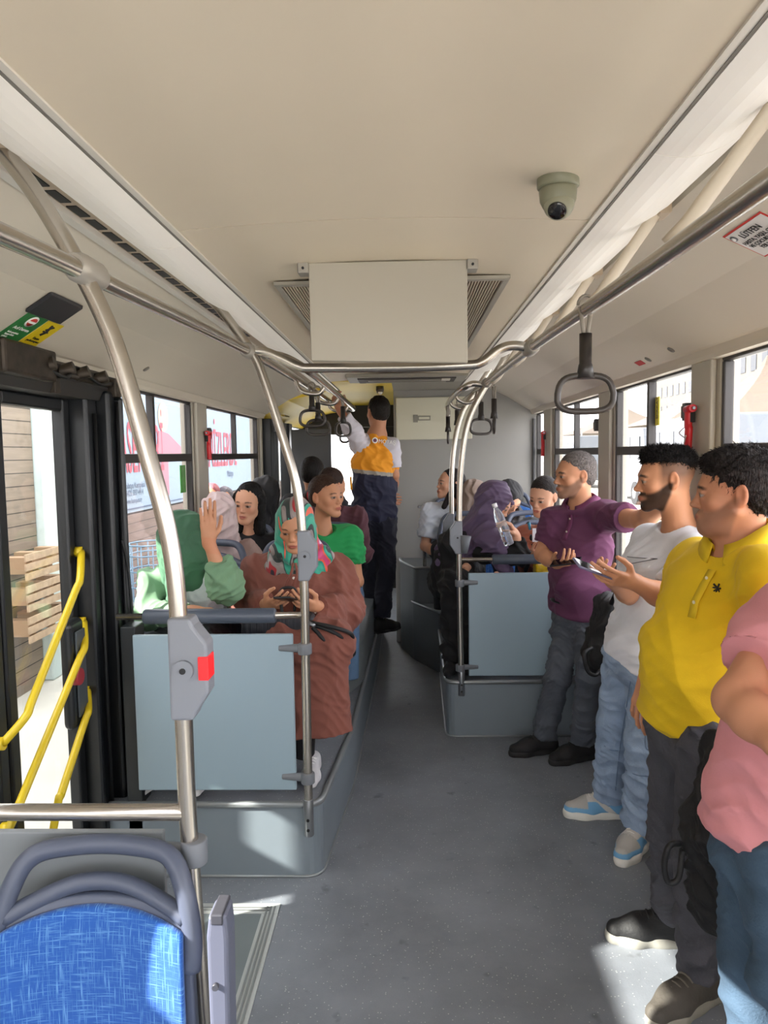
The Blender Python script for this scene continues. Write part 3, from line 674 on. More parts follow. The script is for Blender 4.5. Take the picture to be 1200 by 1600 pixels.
# ================================================================== STRAPS WITH HANDLES
def ring_pts(w, h):
    P = []
    for k in range(28):
        a = 2 * PI * k / 28; c, s = math.cos(a), math.sin(a)
        e = .62
        xx = math.copysign(abs(c) ** e, c) * w / 2; zz = math.copysign(abs(s) ** e, s) * h / 2
        xx *= 1.0 - .10 * (zz / (h / 2)) if zz > 0 else 1.0 + .02
        P.append((xx, zz))
    return P
def strap(x, y, ztop, zbot, rz, label, tilt=0.0, w=.142, first=None):
    root = empty('strap_handle', (x, y, ztop), label, 'strap handle', 'hanging strap handles', rz=0)
    c, s = math.cos(rz), math.sin(rz)
    H = .092; zc = zbot + H / 2
    def W(u, v, z): return (x + u * c - v * s, y + u * s + v * c, z)
    pts = [W(u, 0, zc + v) for u, v in ring_pts(w, H)]
    pm_ = mat('handle_plastic', '3a3430', .35)
    MB().tube(pts, .0085, 10, closed=True).build('grip_ring', pm_, root)
    zt = zc + H / 2 - .004
    MB().tube([W(0, 0, zt - .004), W(0, 0, zt + .03), W(0, 0, zt + .035), W(0, 0, zt + .11)], .018, 12, rs=[.024, .018, .016, .016], flat=((0, 1, 0), 1.0)).build('neck_block', mat('handle_dark', '26211f', .4), root)
    zb = zt + .10
    for sg in (-1, 1):
        MB().tube([W(sg * .004, .004 * sg, zb - .005), W(sg * .016, .008 * sg, ztop)], .0035, 6, flat=((0, 1, 0), 1.6)).build('strap', mat('strap_web', '8d867c', .7), root)
    MB().tube([W(.02 * math.cos(a), 0, ztop + .005 + .024 * math.sin(a)) for a in [PI * k / 8 for k in range(9)]], .004, 6).build('loop', mat('strap_web'), root)
    return root
strap(.545, 1.93, 2.045, 1.78, 0.0, 'large dark handle hanging nearest on the right rail')
strap(-.46, 4.30, 2.07, 1.845, 0, 'upper of the two overlapping handles over the left seats')
strap(-.455, 4.55, 2.07, 1.80, .25, 'lower of the two overlapping handles over the left seats')
strap(-.335, 4.95, 2.04, 1.80, .7, 'handle beside the raised white sleeve', w=.12)
strap(-.38, 5.6, 2.05, 1.77, .9, 'farthest handle over the left seats', w=.10)
strap(.55, 4.6, 2.06, 1.79, .35, 'front-facing handle beyond the paired poles')
strap(.60, 4.35, 2.06, 1.79, 1.5, 'edge-on handle right of the paired poles')
strap(.47, 5.6, 2.04, 1.80, 1.45, 'edge-on handle against the grey partition')
strap(.40, 5.55, 2.03, 1.75, 1.5, 'leftmost edge-on handle on the cupboard door')
# ================================================================== SIGNS, HAMMERS, HATCHES
def panel_frame(side, seg=0):
    s = -1 if side == 'left' else 1; xw = XL if s < 0 else XR; xn = -.675 if s < 0 else .735
    P = [V3(xw - s * .075, 0, 2.04), V3(xw - s * .26, 0, 2.155), V3(xn, 0, 2.262)]
    a, b = P[seg], P[seg + 1]
    return a, (b - a) / np.linalg.norm(b - a), np.linalg.norm(b - a)
def on_panel(side, px, py, lift=.002):
    d = _f + CR * (px - 600) / F_PX - CU * (py - 800) / F_PX
    for seg in (0, 1):
        a, up, Ls = panel_frame(side, seg); n = np.cross(up, V3(0, 1, 0)); n = n / np.linalg.norm(n)
        if n[2] > 0: n = -n
        q = CAM + d * (np.dot(a - CAM, n) / np.dot(d, n))
        if seg or np.dot(q - a, up) < Ls: return q + n * lift, n, up
def quad(name, pts, n, th, m, parent):
    pts = [V3(*p) for p in pts]; q = [p - n * th for p in pts]
    return MB().raw(pts + q, [(0, 1, 2, 3), (7, 6, 5, 4), (0, 4, 5, 1), (1, 5, 6, 2), (2, 6, 7, 3), (3, 7, 4, 0)]).build(name, m, parent)
def sign(side, c, hw, hh, name, label, m, cat='sign', kr=None, th=.0015):
    """flat sign stuck on the sloping roof panel: c centre pixel, hw half width along the bus, hh half height up the slope"""
    p, n, up = on_panel(side, *c)
    right = V3(0, 1, 0) if side == 'left' else V3(0, -1, 0)
    root = empty(name, tuple(p), label, cat)
    quad('plate', [p - right * hw - up * hh, p + right * hw - up * hh, p + right * hw + up * hh, p - right * hw + up * hh], n, th, m, root)
    return root, p, right, up, n
wt = mat('print_white', 'f3f3ee', .6); bk = mat('print_black', '1a1a1a', .6)
root, p, rt, up, n = sign('left', (34, 512), .060, .072, 'green_notice', 'green notice sign with a white and red emblem above the door', mat('sign_green', '2c7a3c', .5))
R_ = frame_rot(rt, up)
lathe(tuple(p + up * .035 + n * .001), [(.024, -.001), (.024, .001)], axis=tuple(n)).build('white_disc', wt, root)
lathe(tuple(p + up * .035 + n * .002), [(.018, -.001), (.018, .001)], axis=tuple(n)).build('red_disc', mat('print_red', 'c4342c', .6), root)
q = p + up * .035 + n * .0045; quad('white_bar', [q - rt * .018 - up * .004, q + rt * .018 - up * .004, q + rt * .018 + up * .004, q - rt * .018 + up * .004], n, .002, wt, root)
text('lettering', 'Acil Durum', tuple(p - rt * .045 - up * .008 + n * .002), R_, .018, wt, root)
text('small_lettering', 'kolu çeviriniz\nkapıyı itiniz\nçıkınız', tuple(p - rt * .045 - up * .028 + n * .002), R_, .011, wt, root)
root, p, rt, up, n = sign('left', (65, 521), .050, .058, 'yellow_notice', 'yellow notice sign with a black pictogram beside the green one', mat('sign_yellow', 'e2c71e', .5))
MB().tube([tuple(p + up * .045 + n * .001 - rt * .008), tuple(p + up * .012 + n * .001 + rt * .004), tuple(p - up * .006 + n * .001 - rt * .006)], .004, 6).tube([tuple(p + up * .04 + n * .001 + rt * .012), tuple(p + up * .02 + n * .001 - rt * .012)], .003, 6).tube([tuple(p + up * .012 + n * .001 - rt * .014), tuple(p + up * .012 + n * .001 + rt * .014)], .003, 6).build('pictogram', bk, root)
text('lettering', 'Kapıya\nyaslanmayınız', tuple(p - up * .028 + n * .002), frame_rot(rt, up), .014, bk, root, align='CENTER')
p, n, up = on_panel('left', 85, 480, .012)
root = empty('black_cover', tuple(p), 'black rounded cover plate above the green and yellow signs', 'cover plate')
rt = V3(0, 1, 0)
quad('plate', [p - rt * .105 - up * .050, p + rt * .105 - up * .050, p + rt * .105 + up * .050, p - rt * .105 + up * .050], n, .014, mat('cover_black', '29282b', .4), root)
root.children[0].modifiers.new('bevel', 'BEVEL').width = .012
root, p, rt, up, n = sign('right', (1192, 367), .095, .058, 'priority_notice', 'white notice plate with a red border on the right roof panel', mat('print_red'))
q = p + n * .001
quad('white_face', [q - rt * .090 - up * .053, q + rt * .090 - up * .053, q + rt * .090 + up * .053, q - rt * .090 + up * .053], n, .0015, mat('sign_white', 'dddad6', .5), root)
R_ = frame_rot(rt, up)
text('lettering', 'LÜTFEN', tuple(p + up * .022 - rt * .0 + n * .003), R_, .026, bk, root, align='CENTER')
text('lettering', 'HASTA, YAŞLI, GEBE\nVE ÇOCUKLULARA\nYER VERİNİZ', tuple(p + up * .002 + n * .003), R_, .0165, bk, root, align='CENTER')
lathe(tuple(p - rt * .074 + up * .036 + n * .002), [(.010, -.001), (.010, .001)], axis=tuple(n)).build('emblem', mat('emblem_grey', '5a5a5c', .5), root)
lathe(tuple(p - rt * .074 + up * .036 + n * .0035), [(.006, -.001), (.006, .001)], axis=tuple(n)).build('emblem_centre', mat('sign_white'), root)
root, p, rt, up, n = sign('right', (1000, 567), .042, .014, 'red_label', 'small red label on the right roof panel', mat('label_red', 'b93a38', .5), 'label')
for px, py, sd in ((1013, 561, 'right'), (1049, 546, 'right'), (228, 576, 'left')):
    p, n, up = on_panel(sd, px, py)
    o = lathe(tuple(p), [(.016, -.001), (.015, .003), (.006, .004)], axis=tuple(n), n=16).build('panel_fastener', mat('fastener', '77726a', .5))
    setp(o, 'small oval fastener on the %s' % {1013: 'right roof panel beside the red label', 1049: 'right roof panel between red label and near window', 228: 'left roof panel behind the nearest pole'}[px], 'fastener', 'roof panel fasteners')
# emergency hammers
red = mat('hammer_red', 'd01f2a', .35)
def hammer(side, y, z0, z1, label, wire=False):
    s = -1 if side == 'left' else 1; xw = (XL if s < 0 else XR) - s * .04
    root = empty('emergency_hammer', (xw, y, z0), label, 'emergency hammer', 'red emergency hammers')
    xx = xw - s * .02
    MB().box((min(xw, xw - s * .022), y - .018, z1 - .05), (max(xw, xw - s * .022), y + .012, z1 + .01)).build('holder', dark_rubber(), root, bevel=.003)
    MB().tube(spline([(xx, y, z1 - .01), (xx, y, z1 - .06), (xx, y - .006, (z0 + z1) / 2), (xx, y, z0 + .015), (xx, y, z0)]), .014, 10, flat=((1, 0, 0), 1.3), rs=None).build('handle', red, root)
    MB().tube([(xx, y + .02, z1), (xx, y - .045, z1 + .002)], .015, 12).build('head', red, root)
    MB().tube([(xx, y - .045, z1 + .002), (xx, y - .058, z1 + .002)], .006, 8).build('tip', mat('cap_grey'), root)
    if wire: MB().tube(spline([(xx - .02, y - .01, z1 - .07), (xx - .022, y + .03, z1 - .09), (xx, y + .02, z1 - .11), (xx - .02, y - .03, z1 - .10), (xx - .015, y, z1 - .13)]), .0018, 5).build('wire', mat('wire_pale', 'c9c2b8', .5), root)
hammer('right', 2.86, 1.675, 1.83, 'red emergency hammer on the pillar beside the near right window', True)
hammer('left', 4.56, 1.66, 1.82, 'red emergency hammer on the left window pillar')
hammer('right', 5.85, 1.64, 1.82, 'distant red emergency hammer on the right pillar by the partition')
# stickers on panes
o = MB().box((1.243, 3.43, 1.79), (1.246, 3.50, 1.92)).build('pane_sticker', mat('sticker_yellow', 'fff04a', .5)); setp(o, 'yellow sticker on the right window pane next to its divider', 'sticker')
text('lettering', 'DIKKAT', (1.2425, 3.45, 1.82), Matrix(((0, 0, -1), (0, 1, 0), (1, 0, 0))), .028, bk, o)
o = MB().box((-1.225, 4.22, 1.47), (-1.222, 4.32, 1.63)).build('pane_sticker', mat('sticker_green', '55b046', .5)); setp(o, 'green sticker in the corner of the lower left window pane', 'sticker')
# ------ rear of the bus: third door, dark panel, rear wall and window
struct(MB().box((-1.2, 6.46, 0), (-1.10, 6.62, 2.0)).box((-1.2, 6.62, 1.9), (-1.12, 7.6, 2.0)).box((-1.2, 7.5, 0), (-1.1, 7.7, 2.0)).box((-1.2, 7.04, 0), (-1.14, 7.1, 1.95)).build('door_3', dm, bevel=.006))
struct(MB().box((-1.18, 6.6, .1), (-1.175, 7.5, 1.9)).build('door_4', glass_mat('door_glass')))
struct(MB().box((-1.05, 7.3, 0), (-.66, 7.36, 1.93)).build('wall_rear_screen', mat('rear_screen_dark', '55565a', .5)))
struct(MB().box((-1.26, 7.7, 0), (-1.2, 9.1, .95)).build('wall_rear_left', wallm))
window(11, 'left', 7.7, 9.1, False, False)
struct(MB().box((-1.2, 9.1, 0), (1.22, 9.16, 1.05)).box((-1.2, 9.1, 1.92), (1.22, 9.16, 2.4)).box((-1.2, 9.1, 1.05), (-1.0, 9.16, 1.92)).box((-.35, 9.1, 1.05), (1.22, 9.16, 1.92)).build('wall_rear', mat('rear_dark', '2d2c2e', .6)))
struct(MB().box((-1.2, 9.1, 2.2), (1.22, 9.16, 2.45)).build('wall_rear', mat('rear_dark')))
struct(MB().box((-.02, 6.5, 0), (.04, 9.1, 2.25)).build('wall_engine_tower', mat('rear_dark')))
struct(MB().box((-.6, 8.3, 1.98), (-.02, 8.36, 2.22)).build('wall_rear_header', mat('header_dark')))
struct(MB().box((XL - .1, Y0 - .05, -.1), (XR + .1, Y0, .9)).build('wall_front', wallm))
struct(MB().box((-1.3, -3.2, 2.40), (1.3, 9.2, 2.46)).build('ceiling_roof_skin', mat('roof_white', 'e8e8e4', .5)))
# ================================================================== OUTSIDE
struct(MB().box((-60, -40, -.36), (80, 140, -.32)).build('ground_pavement', mat('pavement', 'c0bdb4', .85, noise=(1.3, .12))))
XB = -3.2
wm = wood_mat('weathered_boards', '8f8172', '6d6258', 9.0)
struct(MB().box((XB - .15, 5.6, -.32), (XB, 6.40, 3.4)).build('wall_boards_and_sun_block', wm))
o = MB().box((XB - .1, 6.42, -.32), (XB + .08, 7.06, 3.2)).build('pale_column', mat('column_pale', 'c3d0ce', .7, noise=(5, .08)), bevel=.02)
setp(o, 'pale painted column outside the glass door beside the board wall', 'column')
struct(MB().box((XB - .15, 7.08, -.32), (XB, 30, 1.0)).build('wall_low_boards', wood_mat('low_boards', '7c6a60', '5c4e48', 9.0)))
# unseen board walls added on the left to limit where sun enters
struct(MB().box((XB - .15, -9, -.32), (XB, 1.02, 2.27)).build('wall_boards_and_sun_block', wm))
struct(MB().box((XB - .15, .42, 2.50), (XB, 1.02, 3.4)).build('wall_boards_and_sun_block', wm))
struct(MB().box((XB - .15, -3, 2.92), (XB, .42, 3.4)).build('wall_boards_and_sun_block', wm))
# added unseen sun block: boards around openings shaped to throw sun patches
holes = [(1.60, 1.70, 1.48, 1.66), (1.80, 1.88, 1.66, 1.88), (1.895, 1.945, 2.05, 2.19), (2.20, 2.60, 2.22, 2.58)]
b = MB(); y = 1.02
for ya, yb, za, zb in holes:
    b.box((XB - .05, y, -.32), (XB, ya, 3.4)); b.box((XB - .05, ya, -.32), (XB, yb, za)); b.box((XB - .05, ya, zb), (XB, yb, 3.4)); y = yb
b.box((XB - .05, y, -.32), (XB, 5.6, 3.4)); struct(b.build('wall_boards_and_sun_block', wm))
# pallets stacked in front
for k, z in enumerate((.33, .58, .83)):
    o = empty('wooden_pallet', (XB + .25, 6.4, z - .3), 'wooden pallet outside the door, %s of the stack' % ['lowest', 'middle', 'top'][k], 'pallet', 'pallets outside the door')
    b = MB()
    for i in range(3): b.box((XB + .03, 5.62 + i * .33, z - .05), (XB + .3, 5.72 + i * .33, z + .08))
    b.build('blocks', mat('pallet_block', 'a08468', .8), o)
    b = MB(); 
    for i in range(3): b.box((XB + .3, 5.6, z - .10 + i * .075), (XB + .315, 6.38, z - .045 + i * .075))
    b.build('boards', mat('pallet_board', 'b29a80', .8, noise=(20, .15)), o)
o = MB().box((XB + .2, 6.4, -.32), (XB + .55, 6.9, -.26)).box((XB + .25, 6.5, -.26), (XB + .45, 6.75, .05)).build('traffic_block', mat('block_pale', 'bfc4c0', .8), bevel=.02)
setp(o, 'small pale kerb block on the pavement outside the door', 'block')
# billboard
bb = empty('billboard', (XB, 13, 1.0), 'long white billboard with red and dark lettering outside the left windows', 'billboard')
MB().box((XB - .12, 7.9, 1.02), (XB - .02, 19, 3.3)).build('board', mat('billboard_white', '7c8e9e', .6), bb)
redp = mat('billboard_red', 'b4384a', .6); R_ = frame_rot((0, 1, 0), (0, 0, 1))
text('headline', 'ASENLERİ', (XB - .012, 8.42, 1.50), R_, .88, redp, bb, sx=.40)
text('headline', 'DENİZLERDE', (XB - .012, 11.7, 1.50), R_, .88, redp, bb, sx=.50)
text('contact', 'Malatya Kampüsü', (XB - .012, 8.5, 1.31), R_, .10, mat('print_navy', '394a66', .6), bb)
text('contact', '0422 337 44 4', (XB - .012, 8.55, 1.22), R_, .10, mat('print_navy'), bb)
text('contact', 'www.kampus.tr', (XB - .012, 8.5, 1.13), R_, .09, mat('print_navy'), bb)
text('contact', 'Malatya', (XB - .012, 13.5, 1.30), R_, .16, mat('print_navy'), bb)
sh = [(9.72, 1.70), (11.3, 1.71), (10.7, 1.84), (10.2, 2.0), (9.8, 2.03)]
MB().raw([(XB - .012, y, z) for y, z in sh] + [(XB - .016, y, z) for y, z in sh], [(0, 1, 2, 3, 4), (9, 8, 7, 6, 5)] + [(i, 5 + i, 5 + (i + 1) % 5, (i + 1) % 5) for i in range(5)]).build('printed_shoulder', mat('print_rose', '9a6472', .6), bb)
MB().tube([(XB - .016, 10.0, 2.22), (XB - .012, 10.0, 2.22)], .20, 24).build('printed_face', mat('print_skin', 'c49e86', .6), bb)
MB().box((XB - .018, 9.85, 1.15), (XB - .014, 10.15, 1.72)).build('printed_arm', mat('print_rose'), bb)
MB().box((XB - .016, 8.2, 1.055), (XB - .012, 11.0, 1.07)).build('printed_rule', mat('print_navy'), bb)
# posts between billboards
o = MB().box((XB - .02, 19.3, -.3), (XB + .2, 20.0, 3.4)).build('grey_post', mat('post_grey', '7d8890', .6)); setp(o, 'grey post beyond the billboard outside', 'post')
# wire basket stand
root = empty('wire_basket', (-2.4, 7.0, -.32), 'blue grey wire basket stand on the pavement outside the left window', 'basket')
b = MB()
for z in (.3, .45, .6, .75, .85): b.tube([(-2.4 + .2 * math.cos(a), 7.0 + .25 * math.sin(a), z) for a in [2 * PI * k / 12 for k in range(12)]], .008, 5, closed=True)
for k in range(12):
    a = 2 * PI * k / 12; b.tube([(-2.4 + .2 * math.cos(a), 7.0 + .25 * math.sin(a), -.3), (-2.4 + .2 * math.cos(a), 7.0 + .25 * math.sin(a), .85)], .007, 5)
b.build('wire_frame', mat('wire_blue', '7d9bb0', .5, .4), root)
# right hand side: parked minibuses, canopies, buildings
def minibus(x, y, label, c='4a5056'):
    root = empty('parked_bus', (x, y, -.32), label, 'parked bus', 'buses parked outside the right windows')
    MB().profile([(y - 3.2, .1), (y - 3.3, .9), (y - 3.0, 1.6), (y - 2.7, 2.45), (y + 3.1, 2.5), (y + 3.2, .1)], x - 1, x + 1, axis='x').build('body', mat('bus_' + c, c, .3, coat=.3), root, bevel=.06, seg=3)
    MB().box((x - 1.02, y - 2.5, 1.35), (x - .995, y + 3.0, 2.15)).build('side_windows', mat('tinted_glass', '101316', .1), root)
    for yy in (y - 2, y + 2):
        MB().tube([(x - 1.03, yy, .1), (x - .8, yy, .1)], .42, 20).build('wheel', dark_rubber(), root)
        MB().tube([(x - 1.04, yy, .1), (x - 1.02, yy, .1)], .2, 16).build('hub', mat('cap_grey'), root)
    for i in range(5): MB().box((x - 1.03, y - 2.5 + i * 1.1, 1.35), (x - 1.0, y - 2.42 + i * 1.1, 2.15)).build('window_post', mat('bus_' + c), root)
    MB().box((x - 1.02, y - 3.1, .55), (x - 1.0, y + 3.1, .68)).build('side_stripe', mat('stripe_blue', '3f5f88', .4), root)
minibus(8.2, 19.0, 'white minibus parked outside the near right window')
minibus(9.4, 29.0, 'pale minibus parked farther off on the right', '474c52')
minibus(10.2, 42, 'distant pale bus outside the far right window', '42474c')
minibus(8.0, 9.5, 'pale blue minibus parked nearest on the right, cut by the frame', '505a62')
for k, (x, y, s) in enumerate(((15.5, 38, 3.4), (17, 58, 4.2), (14, 29, 2.6))):
    root = empty('canopy_tent', (x, y, -.32), 'peaked pale canopy tent outside on the right, %s' % ['middle one', 'farthest one', 'nearest one'][k], 'canopy tent', 'peaked canopies outside')
    V = [(x - s, y - s, 2.5), (x + s, y - s, 2.5), (x + s, y + s, 2.5), (x - s, y + s, 2.5)]; b = MB()
    ring = []
    for j in range(7):
        t = j / 6; w = s * (1 - t) ** 1.5; z = 2.9 + 2.3 * t
        ring += [(x - w - .02, y - w - .02, z), (x + w + .02, y - w - .02, z), (x + w + .02, y + w + .02, z), (x - w - .02, y + w + .02, z)]
    b.raw(ring, [(j * 4 + a, j * 4 + (a + 1) % 4, (j + 1) * 4 + (a + 1) % 4, (j + 1) * 4 + a) for j in range(6) for a in range(4)], False)
    b.build('roof', mat('canopy', '50463b', .7), root)
    for dx, dy in ((-1, -1), (1, -1), (1, 1), (-1, 1)): MB().tube([(x + dx * s, y + dy * s, -.3), (x + dx * s, y + dy * s, 2.95)], .05, 8).build('post', mat('post_white', 'dedede', .5), root)
for k, (x, y, w, d, h) in enumerate(((27, 50, 8, 14, 15), (30, 76, 8, 14, 12))):
    root = empty('apartment_building', (x, y, -.32), 'pale apartment block outside on the right, %s' % ['nearer one with many windows', 'farther one'][k], 'building')
    MB().box((x, y, -.32), (x + w, y + d, h)).build('walls', mat('facade_pale', '52504c', .8), root)
    for i in range(int(d / 1.9)):
        for j in range(int(h / 2.2)): MB().box((x - .05, y + .6 + i * 1.8, 1 + j * 2.2), (x + .02, y + 1.5 + i * 1.8, 2.2 + j * 2.2)).build('window', mat('facade_window', '1c2024', .3), root)
# ================================================================== PEOPLE: implicit surfaces meshed with surface nets
class SDF:
    """smooth union of round cones, ellipsoids and boxes"""
    def __init__(s, h): s.h = h; s.ops = []
    def _op(s, mode, fn, lo, hi, k): s.ops.append((mode, fn, np.array(lo, float), np.array(hi, float), k)); return s
    def cone(s, a, b, ra, rb, k=.02, side=None, sx=1.0, mode='+', capa=False, capb=False):
        """round cone from a to b; side/sx widen the cross-section along side by sx"""
        a = V3(*a); b = V3(*b); ab = b - a; L = np.linalg.norm(ab); L2 = L * L + 1e-12; ax = ab / (L + 1e-9)
        w = None
        if side is not None: w = V3(*side); w = w - ax * np.dot(w, ax); w = w / np.linalg.norm(w)
        def fn(X, Y, Z):
            x = X - a[0]; y = Y - a[1]; z = Z - a[2]
            tt = (x * ab[0] + y * ab[1] + z * ab[2]) / L2
            t = np.clip(tt, 0, 1)
            x = x - t * ab[0]; y = y - t * ab[1]; z = z - t * ab[2]
            r = ra + t * (rb - ra)
            if w is None: d = np.sqrt(x * x + y * y + z * z) - r
            else:
                q = x * w[0] + y * w[1] + z * w[2]; e = q * (1 / sx - 1)
                x = x + e * w[0]; y = y + e * w[1]; z = z + e * w[2]
                d = np.sqrt(x * x + y * y + z * z) - r
            if capb: d = np.maximum(d, (tt - 1) * L)
            if capa: d = np.maximum(d, -tt * L)
            return d
        R = max(ra, rb) * max(1, sx) + .002
        return s._op(mode, fn, np.minimum(a, b) - R, np.maximum(a, b) + R, k)
    def ell(s, c, r, rot=None, k=.02, mode='+'):
        c = V3(*c); r = V3(*r); Rm = np.eye(3) if rot is None else np.array(rot, float)   # columns: local axes in world
        def fn(X, Y, Z):
            x = X - c[0]; y = Y - c[1]; z = Z - c[2]
            u = (x * Rm[0, 0] + y * Rm[1, 0] + z * Rm[2, 0]) / r[0]; v = (x * Rm[0, 1] + y * Rm[1, 1] + z * Rm[2, 1]) / r[1]; w = (x * Rm[0, 2] + y * Rm[1, 2] + z * Rm[2, 2]) / r[2]
            k0 = np.sqrt(u * u + v * v + w * w); k1 = np.sqrt((u / r[0]) ** 2 + (v / r[1]) ** 2 + (w / r[2]) ** 2) + 1e-9
            return k0 * (k0 - 1) / k1
        R = max(r) if rot is not None else r
        return s._op(mode, fn, c - R, c + R, k)
    def box(s, c, r, rot=None, rad=.005, k=.005, mode='+'):
        c = V3(*c); r = V3(*r) - rad; Rm = np.eye(3) if rot is None else np.array(rot, float)
        def fn(X, Y, Z):
            x = X - c[0]; y = Y - c[1]; z = Z - c[2]
            q = [np.abs(x * Rm[0, i] + y * Rm[1, i] + z * Rm[2, i]) - r[i] for i in range(3)]
            return np.sqrt(np.maximum(q[0], 0) ** 2 + np.maximum(q[1], 0) ** 2 + np.maximum(q[2], 0) ** 2) + np.minimum(np.maximum(q[0], np.maximum(q[1], q[2])), 0) - rad
        R = float(np.linalg.norm(r)) + rad
        return s._op(mode, fn, c - R, c + R, k)
    def mesh(s):
        h = s.h
        P = [o for o in s.ops if o[0] == '+']
        lo = np.min([o[2] for o in P], 0) - 3 * h; hi = np.max([o[3] for o in P], 0) + 3 * h
        n = np.ceil((hi - lo) / h).astype(int) + 1
        Fd = np.full(n, .06, np.float32)
        ax = [lo[i] + h * np.arange(n[i]) for i in range(3)]
        for mode, fn, l, u, k in s.ops:
            pad = k + 2.5 * h
            i0 = np.maximum(np.floor((l - pad - lo) / h).astype(int), 0); i1 = np.minimum(np.ceil((u + pad - lo) / h).astype(int) + 1, n)
            if np.any(i1 <= i0): continue
            sl = tuple(slice(i0[i], i1[i]) for i in range(3))
            X = ax[0][sl[0]][:, None, None]; Y = ax[1][sl[1]][None, :, None]; Z = ax[2][sl[2]][None, None, :]
            d = fn(X, Y, Z).astype(np.float32); a = Fd[sl]
            if mode == '+':
                q = np.maximum(k - np.abs(a - d), 0) / k; Fd[sl] = np.minimum(a, d) - q * q * k * .25
            else:
                q = np.maximum(k - np.abs(a + d), 0) / k; Fd[sl] = np.maximum(a, -d) + q * q * k * .25
        return nets(Fd, lo, h)
def nets(Fd, lo, h):
    nx, ny, nz = Fd.shape
    S = Fd < 0
    c8 = [(i, j, k) for i in (0, 1) for j in (0, 1) for k in (0, 1)]
    cnt = np.zeros((nx - 1, ny - 1, nz - 1), np.int8)
    for i, j, k in c8: cnt += S[i:nx - 1 + i, j:ny - 1 + j, k:nz - 1 + k]
    act = (cnt > 0) & (cnt < 8)
    I = np.argwhere(act)
    idx = np.full(act.shape, -1, np.int32); idx[act] = np.arange(len(I))
    vals = {c: Fd[I[:, 0] + c[0], I[:, 1] + c[1], I[:, 2] + c[2]] for c in c8}
    acc = np.zeros((len(I), 3)); num = np.zeros(len(I))
    for a in c8:
        for ax in range(3):
            if a[ax] == 1: continue
            b = list(a); b[ax] = 1; b = tuple(b)
            va, vb = vals[a], vals[b]; m = (va < 0) != (vb < 0)
            t = np.where(m, va / np.where(m, va - vb, 1), 0)
            p = np.array(a, float)[None, :].repeat(len(I), 0); p[:, ax] += t
            acc[m] += p[m]; num[m] += 1
    V = (I + acc / num[:, None]) * h + lo
    quads = []
    for ax in range(3):
        o1, o2 = (ax + 1) % 3, (ax + 2) % 3
        sa = [slice(1, -1)] * 3; sb = [slice(1, -1)] * 3
        sa[ax] = slice(0, -1); sb[ax] = slice(1, None)
        A = S[tuple(sa)]; B = S[tuple(sb)]
        for flip, m in ((False, A & ~B), (True, ~A & B)):
            E = np.argwhere(m)
            if not len(E): continue
            for d in range(3):
                if d != ax: E[:, d] += 1
            def at_(d1, d2):
                Q = E.copy(); Q[:, o1] += d1; Q[:, o2] += d2; return idx[Q[:, 0], Q[:, 1], Q[:, 2]]
            q = np.stack([at_(-1, -1), at_(0, -1), at_(0, 0), at_(-1, 0)], 1)
            quads.append(q[:, ::-1] if flip else q)
    Q = np.concatenate(quads) if quads else np.zeros((0, 4), int)
    Q = Q[(Q >= 0).all(1)]
    return V, Q
def vnormals(V, Q):
    N = np.zeros_like(V); fn = np.cross(V[Q[:, 2]] - V[Q[:, 0]], V[Q[:, 3]] - V[Q[:, 1]])
    for i in range(4): np.add.at(N, Q[:, i], fn)
    return N / (np.linalg.norm(N, axis=1, keepdims=True) + 1e-12)
def smooth(V, Q, it=1, f=.5):
    for _ in range(it):
        A = np.zeros_like(V); c = np.zeros(len(V))
        for i in range(4):
            for j in (1, 3): np.add.at(A, Q[:, i], V[Q[:, (i + j) % 4]]); np.add.at(c, Q[:, i], 1)
        V = V * (1 - f) + f * A / np.maximum(c, 1)[:, None]
    return V
def wrinkle(V, seed, scale=1.0, dirs=None):
    """folds: ridged, warped waves, roughly in -1..1"""
    rs = np.random.RandomState(seed); out = np.zeros(len(V))
    W = V + .03 * np.sin(V[:, [1, 2, 0]] * 17 / scale + rs.rand(3) * 6) + .015 * np.sin(V[:, [2, 0, 1]] * 41 / scale + rs.rand(3) * 6)
    for a in range(5):
        d = rs.randn(3) if dirs is None else V3(*dirs) + rs.randn(3) * .45
        d = d / np.linalg.norm(d); fr = (22 + 30 * rs.rand()) / scale
        g = .5 + .5 * np.sin(W @ rs.randn(3) * 6 + rs.rand() * 6)
        out += g * (1 - 2 * np.abs(np.sin(W @ d * fr + rs.rand() * 6)))
    for a in range(3):
        d = rs.randn(3) if dirs is None else V3(*dirs) + rs.randn(3) * .5
        d = d / np.linalg.norm(d); fr = (70 + 60 * rs.rand()) / scale
        g = np.clip(np.sin(W @ rs.randn(3) * 11 + rs.rand() * 6), 0, 1)
        out += .36 * g * (1 - 2 * np.abs(np.sin(W @ d * fr + rs.rand() * 6)))
    return out / 3
